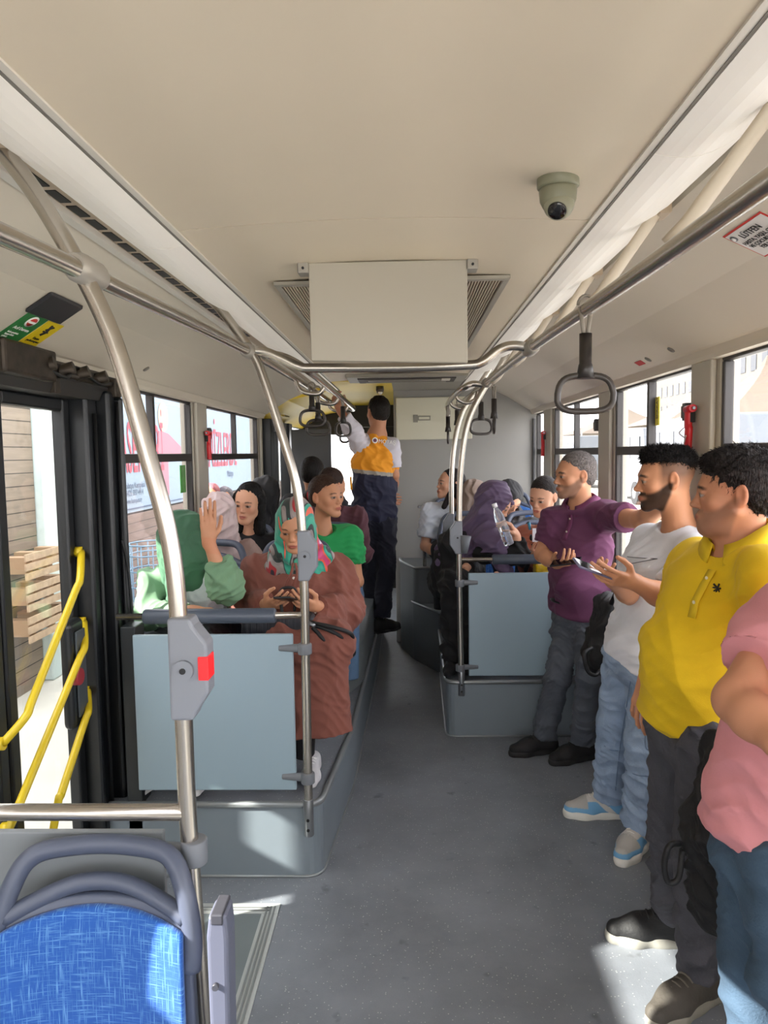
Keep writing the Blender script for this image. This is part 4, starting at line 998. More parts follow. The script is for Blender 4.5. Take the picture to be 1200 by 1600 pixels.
def sdf_obj(name, sdf, m, parent, folds=0, seed=1, scale=1.0, dirs=None, colfn=None, sm=1, mask=None):
    V, Q = sdf.mesh()
    if sm: V = smooth(V, Q, sm)
    if folds:
        N = vnormals(V, Q); a = wrinkle(V, seed, scale, dirs) * folds * 2.0
        if mask is not None: a = a * mask(V)
        V = V + N * a[:, None]
    me = bpy.data.meshes.new(name)
    me.vertices.add(len(V)); me.vertices.foreach_set('co', V.astype(np.float32).ravel())
    me.loops.add(Q.size); me.loops.foreach_set('vertex_index', Q.astype(np.int32).ravel())
    me.polygons.add(len(Q)); me.polygons.foreach_set('loop_start', np.arange(0, Q.size, 4, dtype=np.int32))
    me.polygons.foreach_set('loop_total', np.full(len(Q), 4, np.int32))
    me.update(calc_edges=True); me.polygons.foreach_set('use_smooth', np.ones(len(Q), bool))
    if colfn is not None:
        C = colfn(V); ca = me.color_attributes.new('Col', 'FLOAT_COLOR', 'POINT')
        ca.data.foreach_set('color', np.concatenate([C, np.ones((len(C), 1))], 1).astype(np.float32).ravel())
    return link(name, me, m, parent)
def unit(v): v = V3(*v); return v / np.linalg.norm(v)
def basis(fwd, up=(0, 0, 1)):
    """columns: side (to the person's left), forward, up"""
    f = unit(fwd); s = unit(np.cross(V3(*up), f)); u = np.cross(f, s)
    return np.stack([s, f, u], 1)
# ---------------------------------------------------------------- head
def add_head(S, c, B, s=1.0, fem=False, neck_to=None, jaw=1.0, ears=True, nose=1.0):
    """c: head centre (between the ears); B: basis columns side, forward, up"""
    c = V3(*c)
    def W(x, y, z): return c + B @ (V3(x, y, z) * s)
    def E(x, y, z, r, k=.02, mode='+', R=B): S.ell(W(x, y, z), V3(*r) * s, R, k * s, mode)
    def C(a, b, ra, rb, k=.012, mode='+'): S.cone(W(*a), W(*b), ra * s, rb * s, k * s, mode=mode)
    jw = .92 if fem else jaw
    E(0, -.012, .040, (.074, .092, .080))
    E(0, .028, .012, (.064, .064, .075), .03)
    E(0, .035, -.045, (.050 * jw, .052, .062), .03)
    for sg in (-1, 1):
        C((sg * .056 * jw, .005, -.040), (sg * .020, .070, -.092), .020, .017, .025)
        E(sg * .042, .056, -.022, (.022, .022, .020), .022)
    E(0, .078, -.096, (.020 * jw, .017, .016), .022)
    C((-.030, .083, .020), (.030, .083, .020), .013 if not fem else .010, .013 if not fem else .010, .02)
    # eye sockets, nose, lips
    for sg in (-1, 1): E(sg * .032, .101, .001, (.016, .014, .010), .014, '-')
    nose = nose * (.78 if fem else 1.0); ny = .1015 if fem else .1065
    C((0, .088, .014), (0, ny, -.026), .0060, .0088 * nose, .012)
    E(0, ny + .002, -.028, (.0095 * nose, .0095 * nose, .0078), .010)
    for sg in (-1, 1): E(sg * .0110 * nose ** .5, .0965, -.033, (.0068, .009, .006), .006)
    E(0, .087, -.060, (.024, .014, .014), .015)
    E(0, .0985, -.0585, (.020, .0065, .0045), .006)
    E(0, .0975, -.0680, (.018, .0065, .0055), .006)
    S.cone(W(-.022, .100, -.0632), W(.022, .100, -.0632), .0020 * s, .0020 * s, .004 * s, mode='-')
    for sg in (-1, 1): E(sg * .031, .0815, .001, (.0125, .0125, .0125), .003)
    for sg in (-1, 1):
        S.cone(W(sg * .019, .0925, .0075), W(sg * .043, .087, .0065), .0036 * s, .0034 * s, .004 * s)
        S.cone(W(sg * .020, .0915, -.0085), W(sg * .042, .086, -.0075), .0028 * s, .0028 * s, .004 * s)
    if ears:
        for sg in (-1, 1):
            Re = B @ np.array([[math.cos(sg * .35), -math.sin(sg * .35), 0], [math.sin(sg * .35), math.cos(sg * .35), 0], [0, 0, 1]])
            E(sg * .077, -.012, .000, (.0095, .018, .032), .006, R=Re)
            E(sg * .086, -.009, .004, (.006, .010, .019), .005, '-', R=Re)
            E(sg * .075, -.004, -.022, (.008, .008, .011), .006)
    if neck_to is not None:
        S.cone(W(0, -.022, -.035), neck_to, .055 * s * (.82 if fem else 1.0), .058 * s * (.84 if fem else 1.0), .03, side=B[:, 0], sx=1.02)
SKIN = {'tan': 'c48d6c', 'olive': 'b98263', 'fair': 'd3a083', 'dark': 'a06c4e', 'pale': 'ddb095'}
def face_colour(c, B, s, skin, brow, lip, beard=None, beard_a=0.0, iris='3a2417', fem=False):
    sk = V3(*lin(SKIN[skin])); bc = V3(*lin(brow)); lc = V3(*lin(lip)); ic = V3(*lin(iris))
    def fn(V):
        L = (V - V3(*c)) @ B / s; x, y, z = L[:, 0], L[:, 1], L[:, 2]; ax = np.abs(x)
        C = np.tile(sk, (len(V), 1))
        def blend(m, col, a=1.0):
            m = np.clip(m, 0, 1)[:, None] * a; C[:] = C * (1 - m) + V3(*col) * m
        def soft(d, w=.003): return np.clip(.5 - d / w, 0, 1)
        # warm cheeks, nose and ears (skin itself)
        blend(np.exp(-((ax - .04) ** 2 + (z + .028) ** 2) / .0004) * (y > .03), sk * V3(1.05, .86, .82), .5)
        blend(soft(np.abs(ax) * -1 + .072, .01) * (np.abs(z) < .035), sk * V3(1.04, .84, .8), .5)
        if beard is not None:
            top_l = -.046 + .040 * np.clip((.075 - y) / .07, 0, 1) ** 1.5
            m = soft(z - top_l, .012) * np.clip((y + .004 + (z + .05) * .25) / .010, 0, 1) * np.clip((z + .122 + y * .1) / .014, 0, 1) * (1 - np.exp(-((x / .026) ** 2 + ((z + .063) / .012) ** 2) ** 2))
            m = np.maximum(m, soft(np.abs(z + .047) - .0065, .004) * (ax < .030) * (y > .08))
            blend(m, lin(beard), beard_a)
        bz = .0235 - .0022 * ((ax - .030) / .012) ** 2 + (.001 if fem else 0)
        blend(soft(np.abs(z - bz) - (.0030 if fem else .0046), .0025) * soft(np.abs(ax - .032) - .017, .006) * (y > .06), bc, .92)
        blend(soft(((x / .023) ** 2 + ((z + .0630) / .0095) ** 2 - 1) * .006, .003) * (y > .086), lc, .85)
        ex = ax - .031; rr = np.sqrt(ex ** 2 * .75 + (z) ** 2 * 1.0)
        inside = soft(((ex / .0135) ** 2 + ((z + .0004) / .0058) ** 2 - 1) * .004, .002) * (y > .07)
        rim = soft(((ex / .0155) ** 2 + ((z - .0004) / .0078) ** 2 - 1) * .004, .002) * (y > .07)
        blend(rim, sk * .35, .8); blend(inside, (.30, .28, .265)); blend(inside * soft(np.sqrt(ex ** 2 + z ** 2) - .0076, .0015), ic)
        return C
    return fn
# ---------------------------------------------------------------- hands
def add_hand(S, wrist, fwd, palm, s=1.0, curl=(.5, .5, .5, .5), thumb=.4, left=False, spread=.10):
    """fwd: wrist to knuckles; palm: the way the palm faces; curl per finger (index..little), radians per joint"""
    f = unit(fwd); n = unit(V3(*palm) - f * np.dot(palm, f)); t = np.cross(n, f) * (1 if left else -1)     # t: to the thumb side
    w = V3(*wrist)
    def P(a, b, c): return w + (f * a + t * b + n * c) * s
    S.cone(P(-.01, 0, 0), P(.025, 0, 0), .024 * s, .026 * s, .015, side=t, sx=1.15)
    S.cone(P(.025, .016, 0), P(.082, .024, 0), .0145 * s, .0115 * s, .010)
    S.cone(P(.022, .004, 0), P(.086, .006, 0), .0150 * s, .0115 * s, .010)
    S.cone(P(.022, -.008, 0), P(.082, -.012, 0), .0150 * s, .0110 * s, .010)
    S.cone(P(.022, -.016, 0), P(.074, -.028, 0), .0140 * s, .0100 * s, .010)
    lens = ((.044, .026, .021), (.048, .030, .022), (.044, .028, .021), (.034, .021, .018)); base = ((.084, .025), (.088, .007), (.084, -.012), (.076, -.029))
    for i in range(4):
        p = P(base[i][0], base[i][1], 0); ang = 0; sp = spread * (1.5 - i) * .7
        r = (.0088, .0090, .0086, .0076)[i] * s
        for j in range(3):
            ang += curl[i] * (.9, 1.1, .75)[j]
            d = unit((f * math.cos(sp) + t * math.sin(sp)) * math.cos(ang) + n * math.sin(ang)); q = p + d * lens[i][j] * s
            S.cone(p, q, r, r * .93, .0035); p = q; r *= .93
    a = P(.018, .020, .004); d1 = unit(f * .62 + t * .72 + n * .35); b = a + d1 * .042 * s
    d2 = unit(f * (.85 - thumb * .3) + t * (.35 - thumb * .55) + n * (.3 + thumb * .5)); c = b + d2 * .032 * s
    d3 = unit(f * (.9 - thumb * .2) + t * (.15 - thumb * .6) + n * (.3 + thumb * .55)); e = c + d3 * .026 * s
    S.cone(a, b, .0155 * s, .0115 * s, .010); S.cone(b, c, .0108 * s, .0098 * s, .004); S.cone(c, e, .0098 * s, .0082 * s, .004)
    return P(.085, 0, .02)
# ---------------------------------------------------------------- shoes
def shoe(parent, ankle, toe_dir, L=.285, floor=0.0, upper='2a2a2c', sole='e0e0dc', accent=None, lace='cccccc', h=.0045, ankle_h=.10, boot=False, seed=1, sole_split=True):
    B = basis((toe_dir[0], toe_dir[1], 0)); a = V3(ankle[0], ankle[1], floor)
    s = L / .285
    def W(x, y, z): return a + B @ (V3(x, y, z) * s)
    S = SDF(h); kw = dict(side=B[:, 0])
    S.cone(W(0, -.045, .045), W(0, .10, .042), .036 * s, .040 * s, .03, sx=1.05, **kw)
    S.cone(W(0, .10, .038), W(.004, .170, .034), .040 * s, .030 * s, .03, sx=1.12, **kw)
    S.cone(W(0, -.035, .05), W(0, -.01, ankle_h), .036 * s, .040 * s, .03, capb=True)
    S.cone(W(0, .0, .085), W(0, .085, .058), .034 * s, .028 * s, .03)
    S.box(W(0, .06, -.03), (.2, .4, .045), B, .002, .004, '-')
    up_c = V3(*lin(upper)); ac = V3(*lin(accent)) if accent else up_c
    def colr(V):
        Lc = (V - a) @ B / s; x, y, z = Lc[:, 0], Lc[:, 1], Lc[:, 2]
        C = np.tile(up_c, (len(V), 1))
        if accent:
            m = ~(((y > .105) & (z > .050)) | (z > .078) | ((np.abs(x) > .020) & (np.abs(y - .02 - (z - .05) * 1.1) < .016)))
            C[m] = ac; C[(y > .105) & (z > .050)] = up_c * .72
        return C
    u = sdf_obj('shoe', S, mat('shoe_upper_' + upper, upper, .7, attr='Col', bump=(90, .2)), parent, colfn=colr)
    S = SDF(h)
    S.cone(W(0, -.055, .016), W(0, .03, .014), .040 * s, .036 * s, .03, **kw)
    S.cone(W(0, .03, .014), W(.002, .115, .014), .036 * s, .045 * s, .03, **kw)
    S.cone(W(.002, .115, .014), W(.006, .172, .017), .045 * s, .034 * s, .03, **kw)
    S.box(W(0, .06, -.10), (.2, .4, .10), B, .002, .002, '-'); S.box(W(0, .06, .128), (.2, .4, .10), B, .002, .004, '-')
    sdf_obj('sole', S, mat('shoe_sole_' + sole, sole, .6), u)
    b = MB()
    for i in range(5):
        y = .033 + .018 * i; z = .1135 - .0068 * i
        b.tube([W(-.024, y, z - .012), W(-.012, y + .003, z - .002), W(0.0, y + .004, z + .001), W(.012, y + .003, z - .002), W(.024, y, z - .012)], .0030 * s, 5)
    b.tube([W(0, .03, .108), W(.022, .035, .112), W(.03, .02, .098)], .0024 * s, 5).tube([W(0, .03, .108), W(-.022, .035, .112), W(-.03, .02, .098)], .0024 * s, 5)
    b.build('laces', mat('lace_' + lace, lace, .8), u)
    return u
def garment_m(name, c, rough=.85, noise=(14, .05), bump=(260, .12), sheen=.03): return mat(name, c, rough, noise=noise, bump=bump, sheen=sheen)
def denim(name, c): return mat(name, c, .85, noise=(9, .16), bump=(180, .25), sheen=.0)
# ---------------------------------------------------------------- person builder
from mathutils.bvhtree import BVHTree
def surf(o, origin, d):
    """where a ray from origin along d meets a mesh object (world coordinates)"""
    me = o.data; off = Vector((0, 0, 0)); p = o
    while p.parent is not None: p = p.parent; off += Vector(p.location)
    bv = BVHTree.FromPolygons([v.co + off for v in me.vertices], [tuple(q.vertices) for q in me.polygons])
    loc, nrm, _, _ = bv.ray_cast(Vector(origin), Vector(d).normalized())
    return (V3(*loc), V3(*nrm)) if loc is not None else (V3(*origin), -unit(d))
def person_root(label, foot, group=None):
    return empty('person', tuple(map(float, foot)), label, 'person', group)
def arm_skin(S, sh, el, wr, k=1.0):
    S.cone(sh, el, .050 * k, .040 * k, .02); S.cone(el, V3(*el) * .6 + V3(*wr) * .4, .041 * k, .040 * k, .02); S.cone(V3(*el) * .62 + V3(*wr) * .38, wr, .040 * k, .026 * k, .02)
def torso(S, pel, che, neck, side, wp, wc, dp, dc, shL, shR, rs=.062, belly=None, k=.05, hem=None):
    pel, che, neck, shL, shR = map(lambda v: V3(*v), (pel, che, neck, shL, shR))
    mid = pel * .5 + che * .5
    S.cone(pel, mid, dp, (dp + dc) / 2 * .97, k, side=side, sx=wp / dp); S.cone(mid, che, (dp + dc) / 2 * .97, dc, k, side=side, sx=wc / dc)
    top = neck - (neck - che) * .30
    S.cone(che, top, dc * .95, .070, k, side=side, sx=1.7)
    S.cone(neck - (neck - che) * .12, shL, .058, rs, k); S.cone(neck - (neck - che) * .12, shR, .058, rs, k)
    if hem is not None:
        a = unit(pel - che); S.cone(pel, pel + a * hem, dp * 1.0, dp * 1.03, k, side=side, sx=wp / dp, capb=True)
    if belly is not None: S.ell(belly[0], belly[1], k=.08)
def sleeve(S, sh, el, f, r0=.072, r1=.066, k=.035):
    sh, el = V3(*sh), V3(*el); S.cone(sh, sh + (el - sh) * f, r0, r1, k, capb=True)
def long_sleeve(S, sh, el, wr, r0=.068, r1=.060, r2=.042, k=.03, stop=.93):
    sh, el, wr = V3(*sh), V3(*el), V3(*wr); S.cone(sh, el, r0, r1, k); S.cone(el, el + (wr - el) * stop, r1, r2, k, capb=True)
def legs(S, pel, side, hips, knees, ankles, wp=.165, dp=.115, rt=.088, rk=.066, ra=.060, top=.10, bag=1.0, up=(0, 0, 1)):
    pel = V3(*pel); u = unit(up)
    S.cone(pel + u * top, pel - u * .02, dp * .92, dp, .04, side=side, sx=wp / dp, capa=True)
    for h_, kn, an in zip(hips, knees, ankles):
        h_, kn, an = V3(*h_), V3(*kn), V3(*an)
        S.cone(h_, kn, rt * bag, rk * bag, .045); S.cone(kn, an, rk * bag * .98, ra * bag, .03, capb=True)
def short_hair(c, B, s, h, vol=1.0, hairline=.060, back=-.055, side_z=-.005, top=0.0, quiff=0.0):
    S = SDF(h)
    def W(x, y, z): return V3(*c) + B @ (V3(x, y, z) * s)
    def E(x, y, z, r, k=.01, mode='+'): S.ell(W(x, y, z), V3(*r) * s, B, k * s, mode)
    E(0, -.016, .047 + top, (.080 * vol, .098 * vol, .086 * vol))
    E(0, -.045, -.005, (.070 * vol, .066 * vol, .060), .02)
    if quiff: E(0, .045, .095, (.060, .045, .035 * quiff), .03)
    E(0, .112, hairline - .085, (.075, .075, .085), .008, '-')
    for sg in (-1, 1):
        E(sg * .078, .060, side_z - .034, (.034, .050, .058), .008, '-'); E(sg * .092, -.008, -.030, (.030, .022, .040), .006, '-')
        E(sg * .06, .0, -.10, (.06, .05, .06), .006, '-')
    S.box(W(0, -.02, back - .10), (.2 * s, .2 * s, .10 * s), B, .002, .01 * s, '-')
    return S
def hair_m(c, name=None): return mat('hair_' + c, c, .5, noise=(120, .35), bump=(220, 1.0, (1, 1, .25)), spec=.25, sheen=.0)
def hijab(c, B, s, h, drape=None, open_=1.0, vol=1.0, face=True, chin=True):
    """scarf wrapped round the head, with an oval face opening, draped over the shoulders"""
    S = SDF(h)
    def W(x, y, z): return V3(*c) + B @ (V3(x, y, z) * s)
    S.ell(W(0, -.018, .032), V3(.090, .108, .098) * s * vol, B, .03)
    S.ell(W(0, -.005, -.045), V3(.082, .086, .095) * s * vol, B, .05)
    if drape is not None:
        for i, (p, r, sx_, sd_) in enumerate(drape):
            q = W(0, -.01, -.07) if i == 0 or sd_ == 'head' else V3(*drape[i - 1][0]); r0 = .074 * s * vol if i == 0 or sd_ == 'head' else drape[i - 1][1]
            S.cone(q, p, r0, r, .05, side=B[:, 0], sx=sx_)
    if face:
        S.ell(W(0, .115, -.012), V3(.058 * open_, .075, .080 * open_) * s, B, .010, '-')
    return S
def phone(c, nrm, up, label, col_='1b1b20', size=(.072, .150), glow=None):
    R_ = frame_rot(np.cross(unit(up), unit(nrm)), up); c = Vector(tuple(map(float, c)))
    root = empty('mobile_phone', tuple(c), label, 'phone')
    MB().box((-size[0] / 2, -size[1] / 2, -.004), (size[0] / 2, size[1] / 2, .004), R_, c).build('case', mat('phone_' + col_, col_, .3), root, bevel=.003, seg=3)
    MB().box((-size[0] / 2 + .004, -size[1] / 2 + .004, .004), (size[0] / 2 - .004, size[1] / 2 - .004, .0046), R_, c).build('screen', mat('screen_glow', '30405a', .08, emit=('8aa0c8', .12)) if glow else mat('screen_black', '0b0c10', .06), root)
    MB().box((size[0] / 2 - .03, size[1] / 2 - .035, -.006), (size[0] / 2 - .006, size[1] / 2 - .008, -.004), R_, c).build('camera_bump', mat('phone_bump', '2c2c33', .3), root, bevel=.002)
    return root
def placket(shirt, root, c, fwd, up, m, n=2, L=.13, w=.028, btn='e8e0d0'):
    pts = []
    for i in range(7):
        o = V3(*c) + V3(*up) * (L / 2 - L * i / 6) + V3(*fwd) * .5
        p, n_ = surf(shirt, o, -V3(*fwd)); pts.append(p + V3(*fwd) * .0015)
    s = unit(np.cross(up, fwd)); V = []; Fc = []
    for p in pts: V += [p - s * w / 2, p + s * w / 2, p + s * w / 2 + V3(*fwd) * .003, p - s * w / 2 + V3(*fwd) * .003]
    for i in range(6):
        for k in range(4): Fc.append((i * 4 + k, i * 4 + (k + 1) % 4, i * 4 + 4 + (k + 1) % 4, i * 4 + 4 + k))
    MB().raw(V, Fc + [(0, 1, 2, 3), (24, 25, 26, 27)], True).build('placket', m, root)
    for i in range(n):
        p = pts[1 + i * 3] + V3(*fwd) * .004; MB().tube([p, p + V3(*fwd) * .002], .005, 10).build('button', mat('button_' + btn, btn, .4), root)
def collar(root, neck, up, fwd, r, m, h=.040, flare=1.42, sx=1.12, gap=.5):
    neck = V3(*neck) + V3(*up) * .028
    """folded collar standing round the neck, open at the front"""
    u = unit(up); f = unit(V3(*fwd) - u * np.dot(fwd, u)); s = np.cross(f, u); V = []; Fc = []; N = 26
    for i in range(N + 1):
        a = gap / 2 + (2 * PI - gap) * i / N
        d = f * math.cos(a) + s * math.sin(a) * sx; dip = -.035 * max(0, math.cos(a)) ** 1.5
        base = V3(*neck) + u * dip
        for rr, hh in ((r, 0), (r * .97, h * .8), (r * 1.03, h), (r * flare, h * .35 - .012 * (1 + math.cos(a))), (r * flare * .96, h * .28 - .012 * (1 + math.cos(a))), (r * 1.06, h * .7)):
            V.append(base + d * rr + u * hh)
    for i in range(N):
        for k in range(6): Fc.append((i * 6 + k, i * 6 + (k + 1) % 6, (i + 1) * 6 + (k + 1) % 6, (i + 1) * 6 + k))
    Fc += [tuple(range(6)), tuple(range(N * 6 + 5, N * 6 - 1, -1))]
    return MB().raw(V, Fc, True).build('collar', m, root)
def band(root, c, up, fwd, r, w, sx, m, name='neckband'):
    u = unit(up); f = unit(V3(*fwd) - u * np.dot(fwd, u)); s = np.cross(f, u)
    P = [V3(*c) + f * math.cos(a) * r + s * math.sin(a) * r * sx - u * .022 * max(0, math.cos(a)) for a in [2 * PI * k / 28 for k in range(28)]]
    return MB().tube(P, w, 8, closed=True).build(name, m, root)
def body_obj(S, root, c, B, s, skin, **kw):
    m = mat('skin', 'c48d6c', .5, attr='Col', bump=(420, .08), spec=.35)
    return sdf_obj('body', S, m, root, colfn=face_colour(c, B, s, skin, **kw))

def tufts(o, n, L, r, flow, seed=1, lift=.45, jitter=.35, below=None):
    """adds fine tapering locks all over a hair mesh: one mesh with the hair itself"""
    me = o.data; V = np.empty(len(me.vertices) * 3, np.float32); me.vertices.foreach_get('co', V); V = V.reshape(-1, 3).astype(float)
    Q = np.empty(len(me.polygons) * 4, np.int32); me.polygons.foreach_get('vertices', Q); Q = Q.reshape(-1, 4)
    N = vnormals(V, Q); rs = np.random.RandomState(seed); ix = rs.randint(0, len(V), n)
    p = V[ix]; nn = N[ix]; c = V.mean(0)
    fl = np.array([flow(q) for q in (p - c)]) if callable(flow) else np.tile(V3(*flow), (n, 1))
    d = fl - nn * (fl * nn).sum(1)[:, None] + nn * lift + rs.randn(n, 3) * jitter; d /= np.linalg.norm(d, axis=1)[:, None]
    a = np.cross(d, nn + 1e-3); a /= np.linalg.norm(a, axis=1)[:, None] + 1e-9; b = np.cross(d, a)
    ln = L * (.6 + .8 * rs.rand(n))[:, None]; p = p - nn * .002
    mid = p + d * ln * .55; tip = p + d * ln - nn * ln * .18
    W_ = []; F_ = []
    for k in range(3): th = 2 * PI * k / 3; W_.append(p + (a * math.cos(th) + b * math.sin(th)) * r)
    for k in range(3): th = 2 * PI * k / 3; W_.append(mid + (a * math.cos(th) + b * math.sin(th)) * r * .7)
    W_.append(tip); A = np.stack(W_, 1).reshape(-1, 3); base = np.arange(n) * 7
    for k in range(3):
        j = (k + 1) % 3; F_.append(np.stack([base + k, base + j, base + 3 + j, base + 3 + k], 1)); F_.append(np.stack([base + 3 + k, base + 3 + j, base + 6, base + 6], 1))
    F4 = np.concatenate(F_[0::2]); F3 = np.concatenate(F_[1::2])[:, :3]
    VV = np.concatenate([V, A]); nv = len(V)
    loops = np.concatenate([Q.ravel(), (F4 + nv).ravel(), (F3 + nv).ravel()]).astype(np.int32)
    tot = np.concatenate([np.full(len(Q), 4), np.full(len(F4), 4), np.full(len(F3), 3)]).astype(np.int32); st = np.concatenate([[0], np.cumsum(tot)[:-1]]).astype(np.int32)
    m2 = bpy.data.meshes.new(me.name); m2.vertices.add(len(VV)); m2.vertices.foreach_set('co', VV.astype(np.float32).ravel())
    m2.loops.add(len(loops)); m2.loops.foreach_set('vertex_index', loops); m2.polygons.add(len(tot)); m2.polygons.foreach_set('loop_start', st); m2.polygons.foreach_set('loop_total', tot)
    m2.update(calc_edges=True); m2.polygons.foreach_set('use_smooth', np.ones(len(tot), bool)); m2.materials.append(me.materials[0]); o.data = m2
    return o
def on_seen(o, px, py, lift=.0015):
    """point of a mesh met on the line of sight through a photo pixel"""
    a = CAM + (at(px, py, 2.0) - CAM) * .5; p, n_ = surf(o, a, at(px, py, 3.0) - a); return p + unit(a - p) * lift
# ================================================================== THE STANDING MEN
UP = V3(0, 0, 1)
def man_purple():
    f = unit((-.78, -.62, 0)); B = basis(f); sd = B[:, 0]
    pel = at(905, 948, 3.88); che = at(905, 850, 3.86); nk = at(908, 792, 3.88)
    hd = at(899, 744, 3.84); HB = basis((-.97, -.20, -.02)); shL = at(948, 806, 3.74); shR = at(866, 812, 3.96)
    elR = at(848, 866, 3.98); wrR = at(872, 882, 3.80); elL = at(1002, 812, 3.42); wrL = at(1040, 790, 3.22)
    root = person_root('man in a purple polo shirt and dark grey jeans leaning by the padded bar', (.9, 3.95, 0))
    S = SDF(.0045); add_head(S, hd, HB, 1.0, neck_to=nk - UP * .02, jaw=1.05, nose=1.15)
    S.cone(nk - UP * .02, che, .06, .10, .04, side=sd, sx=1.3)
    for a, b, c in ((shL, elL, wrL), (shR, elR, wrR)): arm_skin(S, a, b, c, 1.06)
    add_hand(S, wrR, at(888, 880, 3.68) - wrR, (.2, -.2, 1), 1.0, (.55, .5, .5, .55), .3, left=False)
    add_hand(S, wrL, (.3, -.6, .6), (1, 0, 0), 1.0, (.8, .8, .8, .8), .6, left=True)
    body_obj(S, root, hd, HB, 1.0, 'tan', brow='3a2c24', lip='a8644f', beard='6d5a50', beard_a=.62)
    S = SDF(.006); torso(S, pel, che, nk, sd, .165, .185, .112, .112, shL, shR, .064, belly=(at(898, 905, 3.80), (.112, .115, .12)), hem=.03)
    sleeve(S, shL, elL, .62, .078, .074); sleeve(S, shR, elR, .70, .076, .070)
    S.ell(nk + f * .025 + UP * .02, (.062, .062, .06), None, .012, '-')
    pm = garment_m('purple_polo', '5e3050'); sh = sdf_obj('polo_shirt', S, pm, root, folds=.007, seed=3, scale=1.2, dirs=(0, .5, 1))
    collar(root, nk - UP * .008, unit(UP * 1 + f * .25), f, .070, mat('purple_collar', '6a2f55', .8)); placket(sh, root, nk - UP * .10 + f * .04, f, UP, mat('purple_collar'))
    S = SDF(.006); hL, hR = at(922, 968, 3.82), at(890, 968, 3.96)
    kL, kR = at(921, 1055, 3.80), at(872, 1055, 3.92); aL, aR = (1.02, 3.93, .10), (.83, 4.02, .10)
    legs(S, pel - UP * .03, sd, (hL, hR), (kL, kR), (aL, aR), .155, .108, .092, .070, .070, .06)
    sdf_obj('jeans', S, denim('dark_grey_denim', '50555e'), root, folds=.008, seed=5, scale=.9, dirs=(0, 0, 1))
    MB().tube([pel + UP * .035 + (f * math.cos(a) * .113 + sd * math.sin(a) * .160) for a in [2 * PI * k / 30 for k in range(30)]], .014, 8, closed=True).build('belt', mat('belt_black', '141414', .4), root)
    shoe(root, aL, (-.93, -.36), .29, 0, '1a191b', '1d1c1d', lace='222222'); shoe(root, aR, (-.97, -.22), .29, 0, '1a191b', '1d1c1d', lace='222222')
    hS = short_hair(hd, HB, 1.0, .0045, .985, .058, -.05, .0)
    tufts(sdf_obj('hair', hS, hair_m('6a6360'), root, folds=.0012, seed=2, scale=.35), 4500, .009, .0009, -HB[:, 2] * .5 + HB[:, 1] * .3)
    ph = phone(at(884, 878, 3.68), (.15, -.45, 1), (.75, -.45, .15), 'dark phone held flat by the man in the purple polo')
man_purple()
